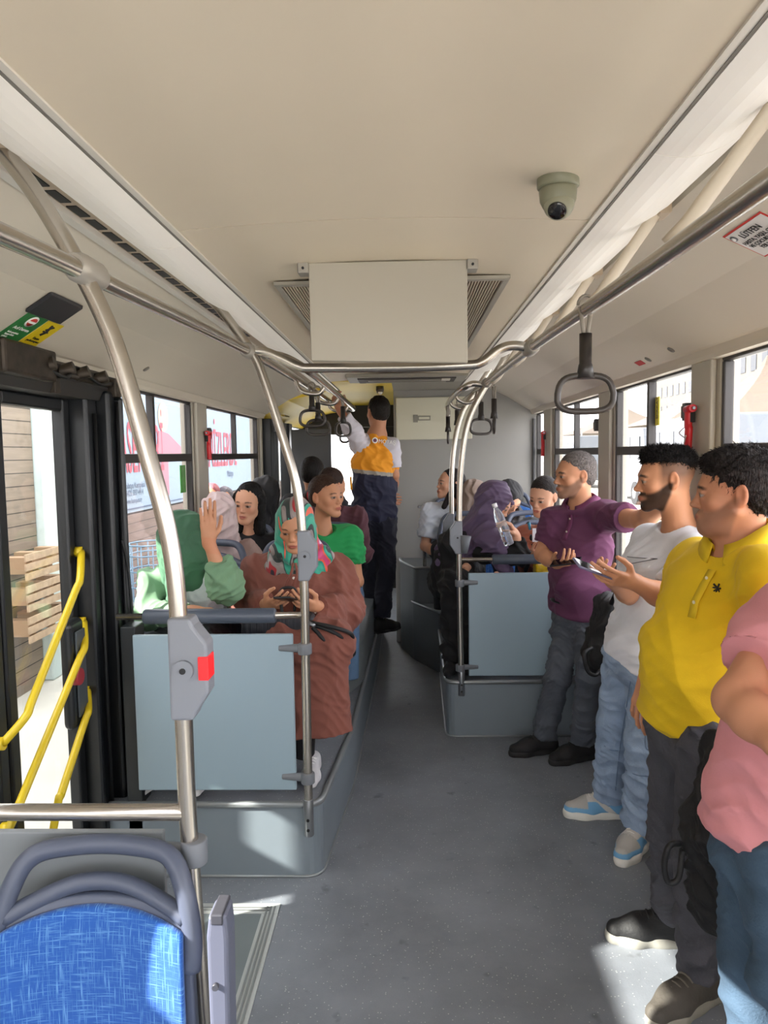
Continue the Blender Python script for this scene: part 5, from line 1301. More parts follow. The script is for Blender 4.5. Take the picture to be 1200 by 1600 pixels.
def man_white():
    f = unit((-.93, -.36, 0)); B = basis(f); sd = B[:, 0]
    pel = at(1002, 1008, 2.92); che = at(1036, 892, 2.84); nk = at(1064, 826, 2.82)
    hd = at(1041, 750, 2.80); HB = basis((-.985, .12, -.05)); shL = at(1094, 868, 2.64); shR = at(1014, 852, 3.00)
    elL = at(1052, 940, 2.52); wrL = at(988, 908, 2.46); elR = at(992, 935, 2.90); wrR = at(958, 908, 2.64)
    root = person_root('young bearded man in a white T-shirt and light blue jeans holding a phone', (1.0, 3.15, 0))
    S = SDF(.004); add_head(S, hd, HB, 1.0, neck_to=nk - UP * .03, jaw=1.0, nose=1.1)
    S.cone(nk - UP * .03, che, .06, .09, .04, side=sd, sx=1.3)
    for a, b, c in ((shL, elL, wrL), (shR, elR, wrR)): arm_skin(S, a, b, c, 1.0)
    add_hand(S, wrL, at(958, 903, 2.42) - wrL, (-.1, .75, .6), .95, (.25, .3, .35, .4), .2, left=True)
    add_hand(S, wrR, at(936, 898, 2.52) - wrR, (.2, -.5, .8), .95, (.3, .4, .5, .5), .3)
    base = face_colour(hd, HB, 1.0, 'tan', brow='17110f', lip='a5604e', beard='1c1512', beard_a=.93)
    hc = V3(*lin('241b18'))
    def colr(V):
        C = base(V); L = (V - hd) @ HB; x, y, z = L[:, 0], L[:, 1], L[:, 2]
        m = np.clip((z + .045) / .07, 0, 1) * (z < .09) * np.clip((.045 - y) / .02, 0, 1) * (np.abs(x) < .082) * (y > -.12) * .75
        m = m * np.clip((.0785 - np.abs(x)) / .003, 0, 1)
        return C * (1 - m[:, None]) + hc * m[:, None]
    sdf_obj('body', S, mat('skin', 'c48d6c', .5, attr='Col', bump=(420, .08), spec=.35), root, colfn=colr)
    S = SDF(.0055); torso(S, pel, che, nk, sd, .165, .185, .108, .105, shL, shR, .062, hem=.06)
    sleeve(S, shL, elL, .78, .083, .090); sleeve(S, shR, elR, .78, .080, .086)
    S.ell(nk + f * .03 + UP * .03, (.066, .066, .06), None, .012, '-')
    wm_ = garment_m('white_cotton', 'd9dbe2'); sh = sdf_obj('tshirt', S, wm_, root, folds=.007, seed=11, scale=1.3, dirs=(.3, .3, 1))
    band(root, nk + f * .008 + UP * .002, unit(UP + f * .3), f, .066, .006, 1.15, wm_)
    ln = mat('print_line', '6c6f78', .8)
    def on(px, py):
        o = CAM + (at(px, py, 2.0) - CAM) * .8; return surf(sh, o, at(px, py, 3.0) - o)[0] + (CAM - at(px, py, 3.0)) * .0012
    a = [on(980, 870), on(990, 871), on(1005, 872), on(1027, 873)]; b = [on(980, 881), on(990, 880), on(1005, 877), on(1027, 873)]
    MB().tube(a, .0016, 6).tube(b, .0016, 6).build('printed_lines', ln, root)
    S = SDF(.006); hL, hR = at(1018, 1028, 2.90), at(980, 1022, 3.05)
    kL, kR = at(1008, 1160, 2.95), at(962, 1130, 3.18); aL, aR = (1.055, 3.04, .10), (1.0, 3.30, .10)
    legs(S, pel - UP * .04, sd, (hL, hR), (kL, kR), (aL, aR), .165, .115, .092, .076, .078, .02, 1.05)
    jn = sdf_obj('jeans', S, denim('light_denim', '8fa3bd'), root, folds=.008, seed=8, scale=.9, dirs=(0, 0, 1))
    sm_ = mat('denim_seam', '6c819c', .85)
    for pts in ([(985, 1065), (978, 1110), (970, 1160), (964, 1210), (962, 1235)], [(944, 1165), (955, 1172), (966, 1173)], [(1012, 1120), (1008, 1150), (1010, 1170), (1022, 1172)], [(978, 1203), (995, 1211), (1015, 1213)], [(1017, 1180), (1018, 1230), (1014, 1280)]):
        MB().tube(spline([on_seen(jn, *p) for p in pts], 5), .0022, 5).build('seam', sm_, root)
    shoe(root, aR, (-1, .02), .30, 0, 'c9c6c0', 'dcdad2', accent='6fa5cd', lace='e6e4de', seed=2); shoe(root, aL, (-.66, -.75), .30, 0, 'c9c6c0', 'dcdad2', accent='6fa5cd', lace='e6e4de')
    hS = SDF(.004)
    def W(x, y, z): return hd + HB @ V3(x, y, z)
    hS.ell(W(0, -.012, .080), (.074, .088, .047), HB, .02); hS.ell(W(0, .044, .098), (.056, .042, .030), HB, .03); hS.ell(W(0, -.062, .066), (.064, .042, .044), HB, .02)
    hS.ell(W(0, .118, .010), (.08, .06, .062), HB, .01, '-')
    tufts(sdf_obj('hair', hS, hair_m('1b1718'), root, folds=.003, seed=6, scale=.28), 5200, .019, .0013, HB[:, 1] * .2, lift=.8, jitter=.6)
    phone(at(930, 890, 2.44), (.25, -.25, .93), (-.90, -.22, .36), 'phone in a mauve case held by the man in the white T-shirt', '6d6a86')
man_white()
def man_yellow():
    f = unit((-.93, -.36, 0)); B = basis(f); sd = B[:, 0]
    pel = at(1088, 1105, 2.16); che = at(1130, 935, 2.13); nk = at(1158, 862, 2.10)
    hd = at(1150, 772, 2.08); HB = basis((-.92, .38, -.02)); shL = at(1205, 905, 1.92); shR = at(1090, 880, 2.32)
    elR = at(1045, 985, 2.42); wrR = at(1012, 1062, 2.36); elL = at(1222, 1040, 1.95); wrL = at(1200, 1130, 1.98)
    root = person_root('heavy man in a bright yellow polo shirt looking away to the left', (.95, 2.3, 0))
    S = SDF(.004); add_head(S, hd, HB, 1.0, neck_to=nk - UP * .04, jaw=1.1, nose=1.1)
    S.cone(nk + UP * .01, nk - UP * .05, .066, .075, .03); S.ell(hd + HB @ V3(0, .045, -.085), (.045, .045, .035), HB, .03)
    S.cone(nk - UP * .03, che, .07, .10, .04, side=sd, sx=1.3)
    for a, b, c in ((shL, elL, wrL), (shR, elR, wrR)): arm_skin(S, a, b, c, 1.08)
    add_hand(S, wrR, at(1002, 1105, 2.33) - wrR, (.6, .7, 0), 1.0, (.35, .4, .45, .5), .3)
    add_hand(S, wrL, (-.3, .1, -.9), (.9, .1, 0), 1.0, (.4, .4, .4, .4), .3, left=True)
    body_obj(S, root, hd, HB, 1.0, 'olive', brow='241a15', lip='9c5a48', beard='5b4a40', beard_a=.45)
    S = SDF(.0055); torso(S, pel, che, nk, sd, .170, .185, .128, .118, shL, shR, .066, belly=(at(1088, 1030, 2.14), (.155, .155, .17)), hem=.05, k=.06)
    sleeve(S, shL, elL, .66, .085, .080); sleeve(S, shR, elR, .62, .082, .078)
    S.ell(nk + f * .03 + UP * .03, (.068, .068, .06), None, .012, '-')
    ym_ = garment_m('yellow_pique', 'd9b50a'); sh = sdf_obj('polo_shirt', S, ym_, root, folds=.006, seed=21, scale=1.6, dirs=(.2, .3, 1))
    collar(root, nk + UP * .012, unit(UP + f * .28), f, .076, mat('yellow_collar', 'd8b818', .8), .042); placket(sh, root, nk - UP * .11 + f * .04, f, UP, mat('yellow_collar'), btn='efe6c0')
    def on(px, py):
        o = CAM + (at(px, py, 1.6) - CAM) * .8; p, n_ = surf(sh, o, at(px, py, 2.2) - o); return p, n_
    p, n_ = on(1121, 920); n_ = unit(n_) if np.dot(n_, CAM - p) > 0 else -unit(n_); s_ = unit(np.cross(UP, n_))
    b = MB(); P = lambda u, v: p + n_ * .0025 + s_ * u + UP * v
    b.tube([P(-.010, .012), P(-.002, .004), P(.004, -.004)], .0028, 6).tube([P(.006, .014), P(.002, .004), P(-.003, -.014)], .0026, 6).tube([P(-.009, -.008), P(.0, -.002), P(.010, .002)], .0024, 6).tube([P(.008, -.012), P(.004, -.002)], .002, 6).tube([P(-.012, .002), P(-.004, .001)], .002, 6)
    b.build('chest_emblem', bk, root)
    S = SDF(.006); hL, hR = at(1112, 1150, 2.04), at(1062, 1135, 2.24)
    kL, kR = at(1090, 1330, 2.10), at(1046, 1290, 2.33); aL, aR = (.945, 2.14, .10), (.96, 2.42, .10)
    legs(S, pel - UP * .05, sd, (hL, hR), (kL, kR), (aL, aR), .165, .122, .092, .070, .064, .02)
    sdf_obj('trousers', S, denim('charcoal_denim', '45454c'), root, folds=.008, seed=18, scale=1.0, dirs=(0, 0, 1))
    shoe(root, aR, (-.98, .10), .30, 0, '18181a', '9a9890', lace='2c2c2c'); shoe(root, aL, (-.86, -.5), .30, 0, '4a453f', '8d897e', lace='6d675e')
    hS = short_hair(hd, HB, 1.0, .004, 1.045, .062, -.062, .004, .004, .6)
    tufts(sdf_obj('hair', hS, hair_m('241d1b'), root, folds=.0015, seed=9, scale=.38, dirs=(.3, .3, 1)), 8000, .015, .0010, lambda q: -HB[:, 2] * (.9 if q @ HB[:, 2] < .02 else .1) + HB[:, 1] * (.6 if q @ HB[:, 2] > .0 else .0), lift=.20, jitter=.20)
man_yellow()
def man_pink():
    f = unit((-.93, -.36, 0)); B = basis(f); sd = B[:, 0]
    pel = at(1225, 1270, 1.56); che = at(1285, 1030, 1.55); nk = V3(.99, 1.52, 1.46)
    hd = V3(.985, 1.50, 1.62); HB = basis((-.9, .4, 0)); shR = at(1232, 975, 1.66); shL = V3(1.06, 1.36, 1.38)
    elR = at(1152, 1095, 1.52); wrR = at(1225, 1165, 1.36); elL = V3(1.04, 1.20, 1.10); wrL = V3(.88, 1.36, 1.06)
    root = person_root('man in a pink T-shirt and blue jeans cut off by the right edge', (.95, 1.55, 0))
    S = SDF(.0045); add_head(S, hd, HB, 1.0, neck_to=nk - UP * .03)
    S.cone(nk - UP * .03, che, .07, .09, .04, side=sd, sx=1.3)
    for a, b, c in ((shL, elL, wrL), (shR, elR, wrR)): arm_skin(S, a, b, c, 1.14)
    add_hand(S, wrR, (.7, -.4, -.2), (.2, .9, 0), 1.0, (.5, .5, .5, .5), .3); add_hand(S, wrL, (-.3, .7, 0), (0, 0, 1), 1.0, (.5, .5, .5, .5), .3, left=True)
    body_obj(S, root, hd, HB, 1.0, 'olive', brow='241a15', lip='9c5a48', beard='4b3a30', beard_a=.4)
    S = SDF(.006); torso(S, pel, che, nk, sd, .175, .185, .125, .118, shL, shR, .066, hem=.08, k=.06)
    sleeve(S, shR, elR, .58, .088, .084); sleeve(S, shL, elL, .60, .085, .084)
    S.cone(shR + (elR - shR) * .50, shR + (elR - shR) * .60, .090, .091, .004, capa=True, capb=True)
    S.ell(nk + f * .03 + UP * .03, (.068, .068, .06), None, .012, '-')
    pk = garment_m('pink_cotton', 'd08a90'); sdf_obj('tshirt', S, pk, root, folds=.008, seed=31, scale=1.5, dirs=(.2, .3, 1))
    band(root, nk + f * .008, unit(UP + f * .3), f, .070, .006, 1.15, pk)
    S = SDF(.006); hR, hL = at(1192, 1350, 1.62), at(1240, 1370, 1.46)
    kR, kL = at(1180, 1500, 1.62), at(1240, 1530, 1.45); aR, aL = (.90, 1.66, .10), (1.0, 1.42, .10)
    legs(S, pel - UP * .06, sd, (hL, hR), (kL, kR), (aL, aR), .175, .125, .100, .080, .068, .0)
    sdf_obj('jeans', S, denim('mid_blue_denim', '3a5064'), root, folds=.008, seed=28, scale=1.1, dirs=(0, 0, 1))
    shoe(root, aR, (-.95, .1), .29, 0, '2e3238', 'b8b6b0'); shoe(root, aL, (-.9, -.4), .29, 0, '2e3238', 'b8b6b0')
    sdf_obj('hair', short_hair(hd, HB, 1.0, .006, 1.03, .06, -.06), hair_m('2c2524'), root, folds=.0015, seed=4, scale=.4)
man_pink()
def bags():
    pass
    # black backpack hanging between the purple polo and the white T-shirt
    root = empty('backpack', (.98, 3.45, .9), 'soft black backpack hanging behind the man in the white T-shirt', 'backpack')
    S = SDF(.006); S.cone(at(950, 955, 3.42), at(945, 1015, 3.42), .085, .10, .05, side=(1, 0, 0), sx=.85); S.cone(at(945, 1010, 3.42), at(930, 1040, 3.42), .09, .05, .05)
    sdf_obj('bag_body', S, mat('bag_black', '131315', .75, bump=(60, .3)), root, folds=.012, seed=41, scale=.9)
    MB().tube(spline([at(925, 1012, 3.30), at(913, 1022, 3.27), at(918, 1048, 3.27), at(930, 1055, 3.28), at(938, 1048, 3.3)]), .009, 8, flat=((0, 1, 0), 1.0)).build('strap', mat('strap_black', '0f0f11', .6), root)
    MB().tube([at(950, 955, 3.4), at(975, 900, 3.2), (1.12, 3.05, 1.28)], .012, 8).build('shoulder_strap', mat('strap_black'), root)
    root = empty('backpack', (.98, 1.85, .7), 'long black bag hanging between the yellow and the pink shirts', 'backpack')
    S = SDF(.006); S.cone(at(1125, 1165, 1.88), at(1105, 1300, 1.88), .05, .075, .04, side=(1, 0, 0), sx=.8); S.cone(at(1105, 1300, 1.88), at(1112, 1420, 1.88), .08, .07, .04, side=(1, 0, 0), sx=.8)
    sdf_obj('bag_body', S, mat('bag_black'), root, folds=.010, seed=44, scale=1.0)
    MB().tube(spline([at(1062, 1318, 1.84), at(1046, 1322, 1.80), at(1038, 1350, 1.80), at(1044, 1378, 1.80), at(1060, 1372, 1.80), at(1066, 1330, 1.83)]), .008, 8, flat=((1, 0, 0), 1.0)).build('strap_loop', mat('strap_black'), root)
    MB().tube([at(1120, 1170, 1.86), at(1150, 1080, 1.80), (1.08, 1.75, 1.36)], .012, 8).build('shoulder_strap', mat('strap_black'), root)
bags()
# ================================================================== SEATED PASSENGERS, LEFT
def seated_legs(S, pel, hips, knees, ankles, rt=.088, rk=.064, ra=.052, wp=.175, dp=.12, side=(1, 0, 0)):
    pel = V3(*pel); S.cone(pel, pel + UP * .08, dp, dp * .95, .05, side=side, sx=wp / dp)
    for a, b, c in zip(hips, knees, ankles): S.cone(a, b, rt, rk, .05); S.cone(b, c, rk, ra, .03, capb=True)
def long_hair(c, B, s, h, tail, part=True, r0=.045, side_pts=()):
    S = SDF(h)
    def W(x, y, z): return V3(*c) + B @ (V3(x, y, z) * s)
    def E(x, y, z, r, k=.01, mode='+'): S.ell(W(x, y, z), V3(*r) * s, B, k * s, mode)
    E(0, -.018, .043, (.083, .098, .088)); E(0, -.045, -.02, (.078, .066, .085), .03)
    E(0, .115, -.018, (.060, .078, .088), .010, '-')
    for a in tail: S.cone(*a, k=.03)
    return S
SCARF = lambda n, c, **k: mat(n, c, .7, noise=(6, .06), bump=(340, .12), sheen=.04, **k)
def patterned_scarf():
    m = mat('patterned_scarf', 'b04a4a', .6, sheen=.2); nt = m.node_tree; b = nt.nodes['Principled BSDF']; L = nt.links
    tc = nt.nodes.new('ShaderNodeTexCoord'); mp = nt.nodes.new('ShaderNodeMapping'); mp.inputs['Scale'].default_value = (11, 4, 3); mp.inputs['Rotation'].default_value = (0, .2, .2); mp.inputs['Location'].default_value = (1.93, 0, 0)
    n = nt.nodes.new('ShaderNodeTexNoise'); n.inputs['Scale'].default_value = 1.2; n.inputs['Detail'].default_value = 1; n.inputs['Distortion'].default_value = .6
    L.new(tc.outputs['Object'], mp.inputs[0]); L.new(mp.outputs[0], n.inputs[0])
    r = nt.nodes.new('ShaderNodeValToRGB'); r.color_ramp.interpolation = 'CONSTANT'; e = r.color_ramp.elements
    cols = [(0, '2b2330'), (.38, 'a3262c'), (.43, '968c88'), (.47, '8a7f7e'), (.5, '22302e'), (.53, '2f9e84'), (.58, '1f8a78'), (.62, 'd8553a'), (.66, 'c23a70'), (.70, 'c9c6d4')]
    e[0].position = 0; e[0].color = (*lin(cols[0][1]), 1); e[1].position = cols[1][0]; e[1].color = (*lin(cols[1][1]), 1)
    for p, c in cols[2:]: x = e.new(p); x.color = (*lin(c), 1)
    L.new(n.outputs['Fac'], r.inputs[0]); L.new(r.outputs[0], b.inputs['Base Color'])
    return m
def woman_brown():
    f = V3(0, -1, 0); B = basis(f); sd = B[:, 0]
    pel = V3(-.44, 3.56, .84); che = at(466, 912, 3.42); nk = at(465, 866, 3.42); s = .96
    hd = at(461, 820, 3.33); HB = basis((-.04, -.86, -.36), (0, -.36, .93)); shL = at(530, 892, 3.46); shR = at(402, 892, 3.46)
    elL = at(545, 952, 3.36); elR = at(384, 945, 3.34); wrL = at(492, 947, 3.12); wrR = at(418, 944, 3.12)
    root = person_root('seated woman in a brown dress and colourful headscarf looking down at her phone', (-.44, 3.4, .3))
    S = SDF(.0042); add_head(S, hd, HB, s, True, neck_to=nk)
    S.cone(nk, che, .05, .09, .04, side=sd, sx=1.3)
    for a, b, c in ((shL, elL, wrL), (shR, elR, wrR)): arm_skin(S, a, b, c, .9)
    add_hand(S, wrL, at(466, 942, 3.0) - wrL, (-.4, .7, .6), .9, (.5, .5, .5, .55), .6, left=True); add_hand(S, wrR, at(443, 942, 3.0) - wrR, (.4, .6, .7), .9, (.35, .35, .4, .45), .5)
    body_obj(S, root, hd, HB, s, 'tan', brow='2c1c14', lip='a0524a', fem=True)
    S = SDF(.0055)
    torso(S, pel, che, nk - UP * .02, sd, .185, .185, .135, .130, shL, shR, .068, belly=((-.44, 3.44, .98), (.18, .15, .16)), k=.06)
    long_sleeve(S, shL, elL, wrL, .086, .082, .050, .03, .90); long_sleeve(S, shR, elR, wrR, .086, .082, .050, .03, .90)
    for a in (elL * .35 + wrL * .65, elR * .35 + wrR * .65): S.ell(a, (.062, .07, .058), k=.03)
    kL, kR = at(520, 1000, 3.06), at(440, 1000, 3.06)
    S.cone(pel + V3(.09, 0, -.02), kL, .115, .088, .06); S.cone(pel + V3(-.09, 0, -.02), kR, .115, .088, .06); S.cone(kL, kR, .07, .07, .06)
    hem = (kL + kR) / 2; hz = V3(hem[0] + .015, hem[1] - .02, .50)
    S.cone(hem + UP * -.02, hz, .095, .100, .06, side=(1, 0, 0), sx=1.75, capb=True)
    dm_ = garment_m('brown_crepe', '7d4a3e', bump=(200, .1)); d_ = sdf_obj('dress', S, dm_, root, folds=.008, seed=51, scale=1.2, dirs=(.8, .2, .5))
    MB().tube(spline([at(458, 880, 3.22), at(455, 895, 3.20), at(447, 912, 3.2), at(440, 930, 3.2)]), .006, 6).tube(spline([at(462, 880, 3.22), at(464, 897, 3.2), at(458, 915, 3.2)]), .006, 6).build('neck_ties', dm_, root)
    for px, py, yy in ((459, 903, 3.2), (493, 956, 3.06)):
        p, n_ = surf(d_, at(px, py, 2.6), at(px, py, 3.4) - at(px, py, 2.6)); MB().tube([p, p + V3(0, -.006, 0)], .006, 10).build('pearl_button', mat('pearl', 'efe6dc', .2), root)
    S = SDF(.006)
    for x in (-.37, -.50): S.cone((x, 3.08, .56), (x + .0, 3.06, .38), .050, .042, .02, capb=True)
    sdf_obj('leggings', S, mat('black_knit', '16161a', .85), root)
    shoe(root, (-.34, 3.06, 0), (.05, -1), .24, .30, 'c8c8cc', 'e4e2de', lace='f0f0f0'); shoe(root, (-.47, 3.07, 0), (0, -1), .24, .30, 'c8c8cc', 'e4e2de', lace='f0f0f0')
    S = hijab(hd, HB, s, .0045, [(nk + V3(0, .01, -.01), .088, 1.25, 0), (nk + V3(0, -.02, -.055), .10, 1.55, 1)], open_=1.12, vol=1.02)
    S.cone(at(430, 858, 3.34), at(470, 884, 3.26), .028, .024, .02); S.cone(at(470, 884, 3.26), at(505, 862, 3.36), .024, .028, .02); S.ell(at(506, 868, 3.38), (.05, .04, .04), k=.02)
    sdf_obj('headscarf', S, patterned_scarf(), root, folds=.0025, seed=52, scale=.9, dirs=(1, .2, .2))
    phone(at(448, 936, 3.0), (0, .28, .96), (.12, .96, -.28), 'dark phone in the hands of the woman in the brown dress')
    bag = empty('handbag', (-.46, 3.14, .92), 'pleated black handbag on the lap of the woman in brown', 'handbag')
    S = SDF(.005); S.box(at(436, 985, 3.06), (.155, .055, .075), None, .03, .01); sdf_obj('bag_body', S, mat('pleated_black', '1c1e26', .6, bump=(6, .8, (14, .2, .2))), bag, folds=.003, seed=3)
    MB().tube(spline([at(482, 975, 3.0), at(515, 985, 2.98), at(545, 1005, 3.02), at(553, 1020, 3.05), at(540, 1026, 3.03), at(515, 1008, 2.98), at(488, 980, 2.98)]), .010, 8, flat=((0, 1, 0), .9)).build('strap', mat('strap_black'), bag)
    MB().tube(spline([at(483, 972, 2.99), at(520, 980, 2.97), at(548, 990, 3.0), at(551, 1003, 3.04)]), .009, 8).build('strap', mat('strap_black'), bag)
    MB().tube([at(480, 972, 2.98), at(492, 978, 2.97)], .008, 8).build('clasp', mat('cap_grey'), bag)
    MB().tube(spline([at(441, 960, 3.05), at(438, 925, 3.06), at(452, 918, 3.06), at(462, 925, 3.08), at(460, 955, 3.08)]), .007, 6).build('handle', mat('strap_black'), bag)
woman_brown()
def woman_green():
    f = V3(-.1, -1, 0); B = basis(f); sd = B[:, 0]; s = .97
    pel = V3(-.93, 3.58, .84); che = at(310, 925, 3.40); nk = at(300, 880, 3.40)
    hd = at(291, 842, 3.32); HB = basis((.80, .52, -.12)); shL = at(352, 905, 3.42); shR = at(238, 912, 3.36)
    elL = at(352, 916, 3.12); wrL = at(326, 846, 3.08); elR = at(230, 962, 3.22); wrR = at(300, 955, 3.02)
    root = person_root('woman in a green headscarf and green jacket shielding her face with one hand', (-.93, 3.4, .3))
    S = SDF(.0042); add_head(S, hd, HB, s, True, neck_to=nk)
    S.cone(nk, che, .05, .09, .04, side=sd, sx=1.3)
    arm_skin(S, shL, elL, wrL, .88); arm_skin(S, shR, elR, wrR, .88)
    add_hand(S, wrL, at(326, 812, 3.06) - wrL, (-.5, .85, 0), .98, (.10, .06, .06, .10), .0, left=True, spread=.05); add_hand(S, wrR, at(340, 957, 3.0) - wrR, (0, .2, -1), .92, (.2, .2, .25, .3), .2)
    body_obj(S, root, hd, HB, s, 'tan', brow='2c1c14', lip='a0524a', fem=True)
    S = SDF(.0055); torso(S, pel, che, nk - UP * .03, sd, .155, .155, .115, .108, che + V3(.10, 0, .05), che + V3(-.10, 0, .05), .06)
    sdf_obj('white_shirt', S, garment_m('white_cotton', 'd9dbe2'), root, folds=.009, seed=61)
    S = SDF(.0055); torso(S, pel + V3(0, .035, 0), che + V3(0, .035, 0), nk + V3(0, .02, -.03), sd, .185, .180, .118, .112, shL, shR, .068)
    S.ell(che + V3(.035, -.16, -.05), (.095, .13, .26), k=.02, mode='-')
    long_sleeve(S, shL, elL, wrL, .074, .072, .058, .04, .58); long_sleeve(S, shR, elR, wrR, .074, .066, .048, .04, .85)
    S.ell(elL + V3(.01, 0, .02), (.055, .065, .075), k=.05)
    sdf_obj('jacket', S, garment_m('sage_green', '6f9272', bump=(220, .1)), root, folds=.014, seed=62, scale=1.0)
    S = SDF(.006); seated_legs(S, pel, (pel + V3(.1, -.05, -.03), pel + V3(-.1, -.05, -.03)), (V3(-.84, 3.08, .86), V3(-1.03, 3.08, .86)), (V3(-.79, 3.02, .40), V3(-1.02, 3.02, .40)))
    sdf_obj('jeans', S, denim('black_denim', '23262d'), root, folds=.007, seed=63)
    shoe(root, (-.80, 2.99, 0), (.05, -1), .25, .302, 'dcdcda', 'ecece8', lace='f4f4f4'); shoe(root, (-1.0, 2.99, 0), (-.1, -1), .25, .302, 'dcdcda', 'ecece8', lace='f4f4f4')
    S = hijab(hd, HB, s, .0045, [(nk + V3(.0, 0, .03), .086, 1.05, 0), (nk + V3(.0, -.035, -.07), .080, 1.2, 1)], vol=1.10)
    S.cone(hd + V3(-.02, -.06, -.05), at(270, 935, 3.24), .06, .030, .04); S.cone(hd + V3(-.08, 0, -.02), at(262, 915, 3.34), .05, .03, .05)
    sdf_obj('headscarf', S, SCARF('green_scarf', '3f6a50'), root, folds=.005, seed=64, scale=.8, dirs=(1, .3, .1))
woman_green()
def woman_satin():
    root = person_root('woman in a shiny pale pink headscarf turned towards the window', (-.97, 4.35, .3)); s = .95
    pel = V3(-.97, 4.42, .80); nk = at(341, 850, 4.05); che = nk + V3(0, .03, -.14); hd = at(340, 806, 4.00); HB = basis((-.62, .75, -.15))
    B = basis((-.1, -1, 0)); sd = B[:, 0]; shL, shR = nk + V3(.17, 0, -.05), nk + V3(-.15, 0, -.05)
    S = SDF(.006); add_head(S, hd, HB, s, True, neck_to=nk); S.cone(nk, che, .05, .09, .03)
    for sh, el, wr in ((shL, shL + V3(.04, -.05, -.24), shL + V3(-.06, -.22, -.27)), (shR, shR + V3(-.02, -.05, -.24), shR + V3(.06, -.22, -.27))):
        arm_skin(S, sh, el, wr, .85); add_hand(S, wr, (0, -1, -.1), (0, 0, -1), .9, left=sh is shL)
    body_obj(S, root, hd, HB, s, 'fair', brow='2c1c14', lip='a0524a', fem=True)
    S = SDF(.007); torso(S, pel, che, nk - UP * .02, sd, .18, .17, .12, .11, shL, shR, .066)
    for sh, el, wr in ((shL, shL + V3(.04, -.05, -.24), shL + V3(-.06, -.22, -.27)), (shR, shR + V3(-.02, -.05, -.24), shR + V3(.06, -.22, -.27))): long_sleeve(S, sh, el, wr)
    S.cone(pel, pel + V3(.1, -.42, .03), .11, .08, .05); S.cone(pel, pel + V3(-.1, -.42, .03), .11, .08, .05)
    S.cone(pel + V3(0, -.42, .0), pel + V3(0, -.46, -.38), .09, .10, .04, side=(1, 0, 0), sx=1.7, capb=True)
    sdf_obj('coat', S, garment_m('rose_beige_coat', 'a98f88'), root, folds=.008, seed=71)
    S = hijab(hd, HB, s, .005, [(nk, .09, 1.1, 0), (nk + V3(.02, -.02, -.07), .11, 1.5, 1)], vol=1.08); S.cone(hd + V3(.05, -.03, -.05), nk + V3(.12, -.08, -.08), .05, .03, .05)
    sdf_obj('headscarf', S, mat('satin_scarf', 'c9b3b3', .32, noise=(5, .05), sheen=.2), root, folds=.007, seed=72, scale=.9, dirs=(.6, .3, -.8))
woman_satin()
def girl_black():
    root = person_root('girl with long straight black hair in a black T-shirt looking at the viewer', (-.80, 4.75, .3)); s = 1.0
    hd = at(389, 787, 4.32); HB = basis((-.20, -.97, -.10), (.05, -.1, 1)); nk = at(393, 836, 4.38); che = nk + V3(0, .02, -.13); pel = V3(-.82, 4.75, .80)
    B = basis((0, -1, 0)); sd = B[:, 0]; shL, shR = nk + V3(.155, 0, -.05), nk + V3(-.15, 0, -.05)
    arms = ((shL, shL + V3(.05, -.04, -.25), shL + V3(-.06, -.22, -.30)), (shR, shR + V3(-.03, -.04, -.25), shR + V3(.06, -.22, -.30)))
    S = SDF(.0045); add_head(S, hd, HB, s, True, neck_to=nk, jaw=.9); S.cone(nk, che, .05, .08, .03)
    for i, a in enumerate(arms): arm_skin(S, *a, .82); add_hand(S, a[2], (0, -1, -.1), (0, 0, -1), .9, left=i == 0)
    body_obj(S, root, hd, HB, s, 'fair', brow='17100e', lip='b86a60', fem=True)
    S = SDF(.006); torso(S, pel, che, nk - UP * .03, sd, .16, .155, .11, .10, shL, shR, .06)
    for a in arms: sleeve(S, a[0], a[1], .6, .068, .068)
    sdf_obj('tshirt', S, garment_m('black_cotton', '17171b'), root, folds=.007, seed=81)
    S = SDF(.007); seated_legs(S, pel, (pel + V3(.09, -.05, -.03), pel + V3(-.09, -.05, -.03)), (pel + V3(.1, -.42, .02), pel + V3(-.1, -.42, .02)), (pel + V3(.1, -.44, -.42), pel + V3(-.1, -.44, -.42)))
    sdf_obj('jeans', S, denim('black_denim', '23262d'), root)
    def W(x, y, z): return hd + HB @ V3(x, y, z)
    tail = [(W(.072, -.01, .03), W(.075, .0, -.16), .030, .030), (W(-.072, -.01, .03), W(-.082, .02, -.17), .034, .034), (W(0, -.06, 0), W(0, -.05, -.18), .07, .06)]
    sdf_obj('hair', long_hair(hd, HB, s, .0045, tail), mat('hair_gloss_black', '0d0b0c', .55, bump=(120, .5, (1, 1, .1)), spec=.25), root, folds=.0015, seed=83, scale=.4, dirs=(1, 0, 0))
girl_black()
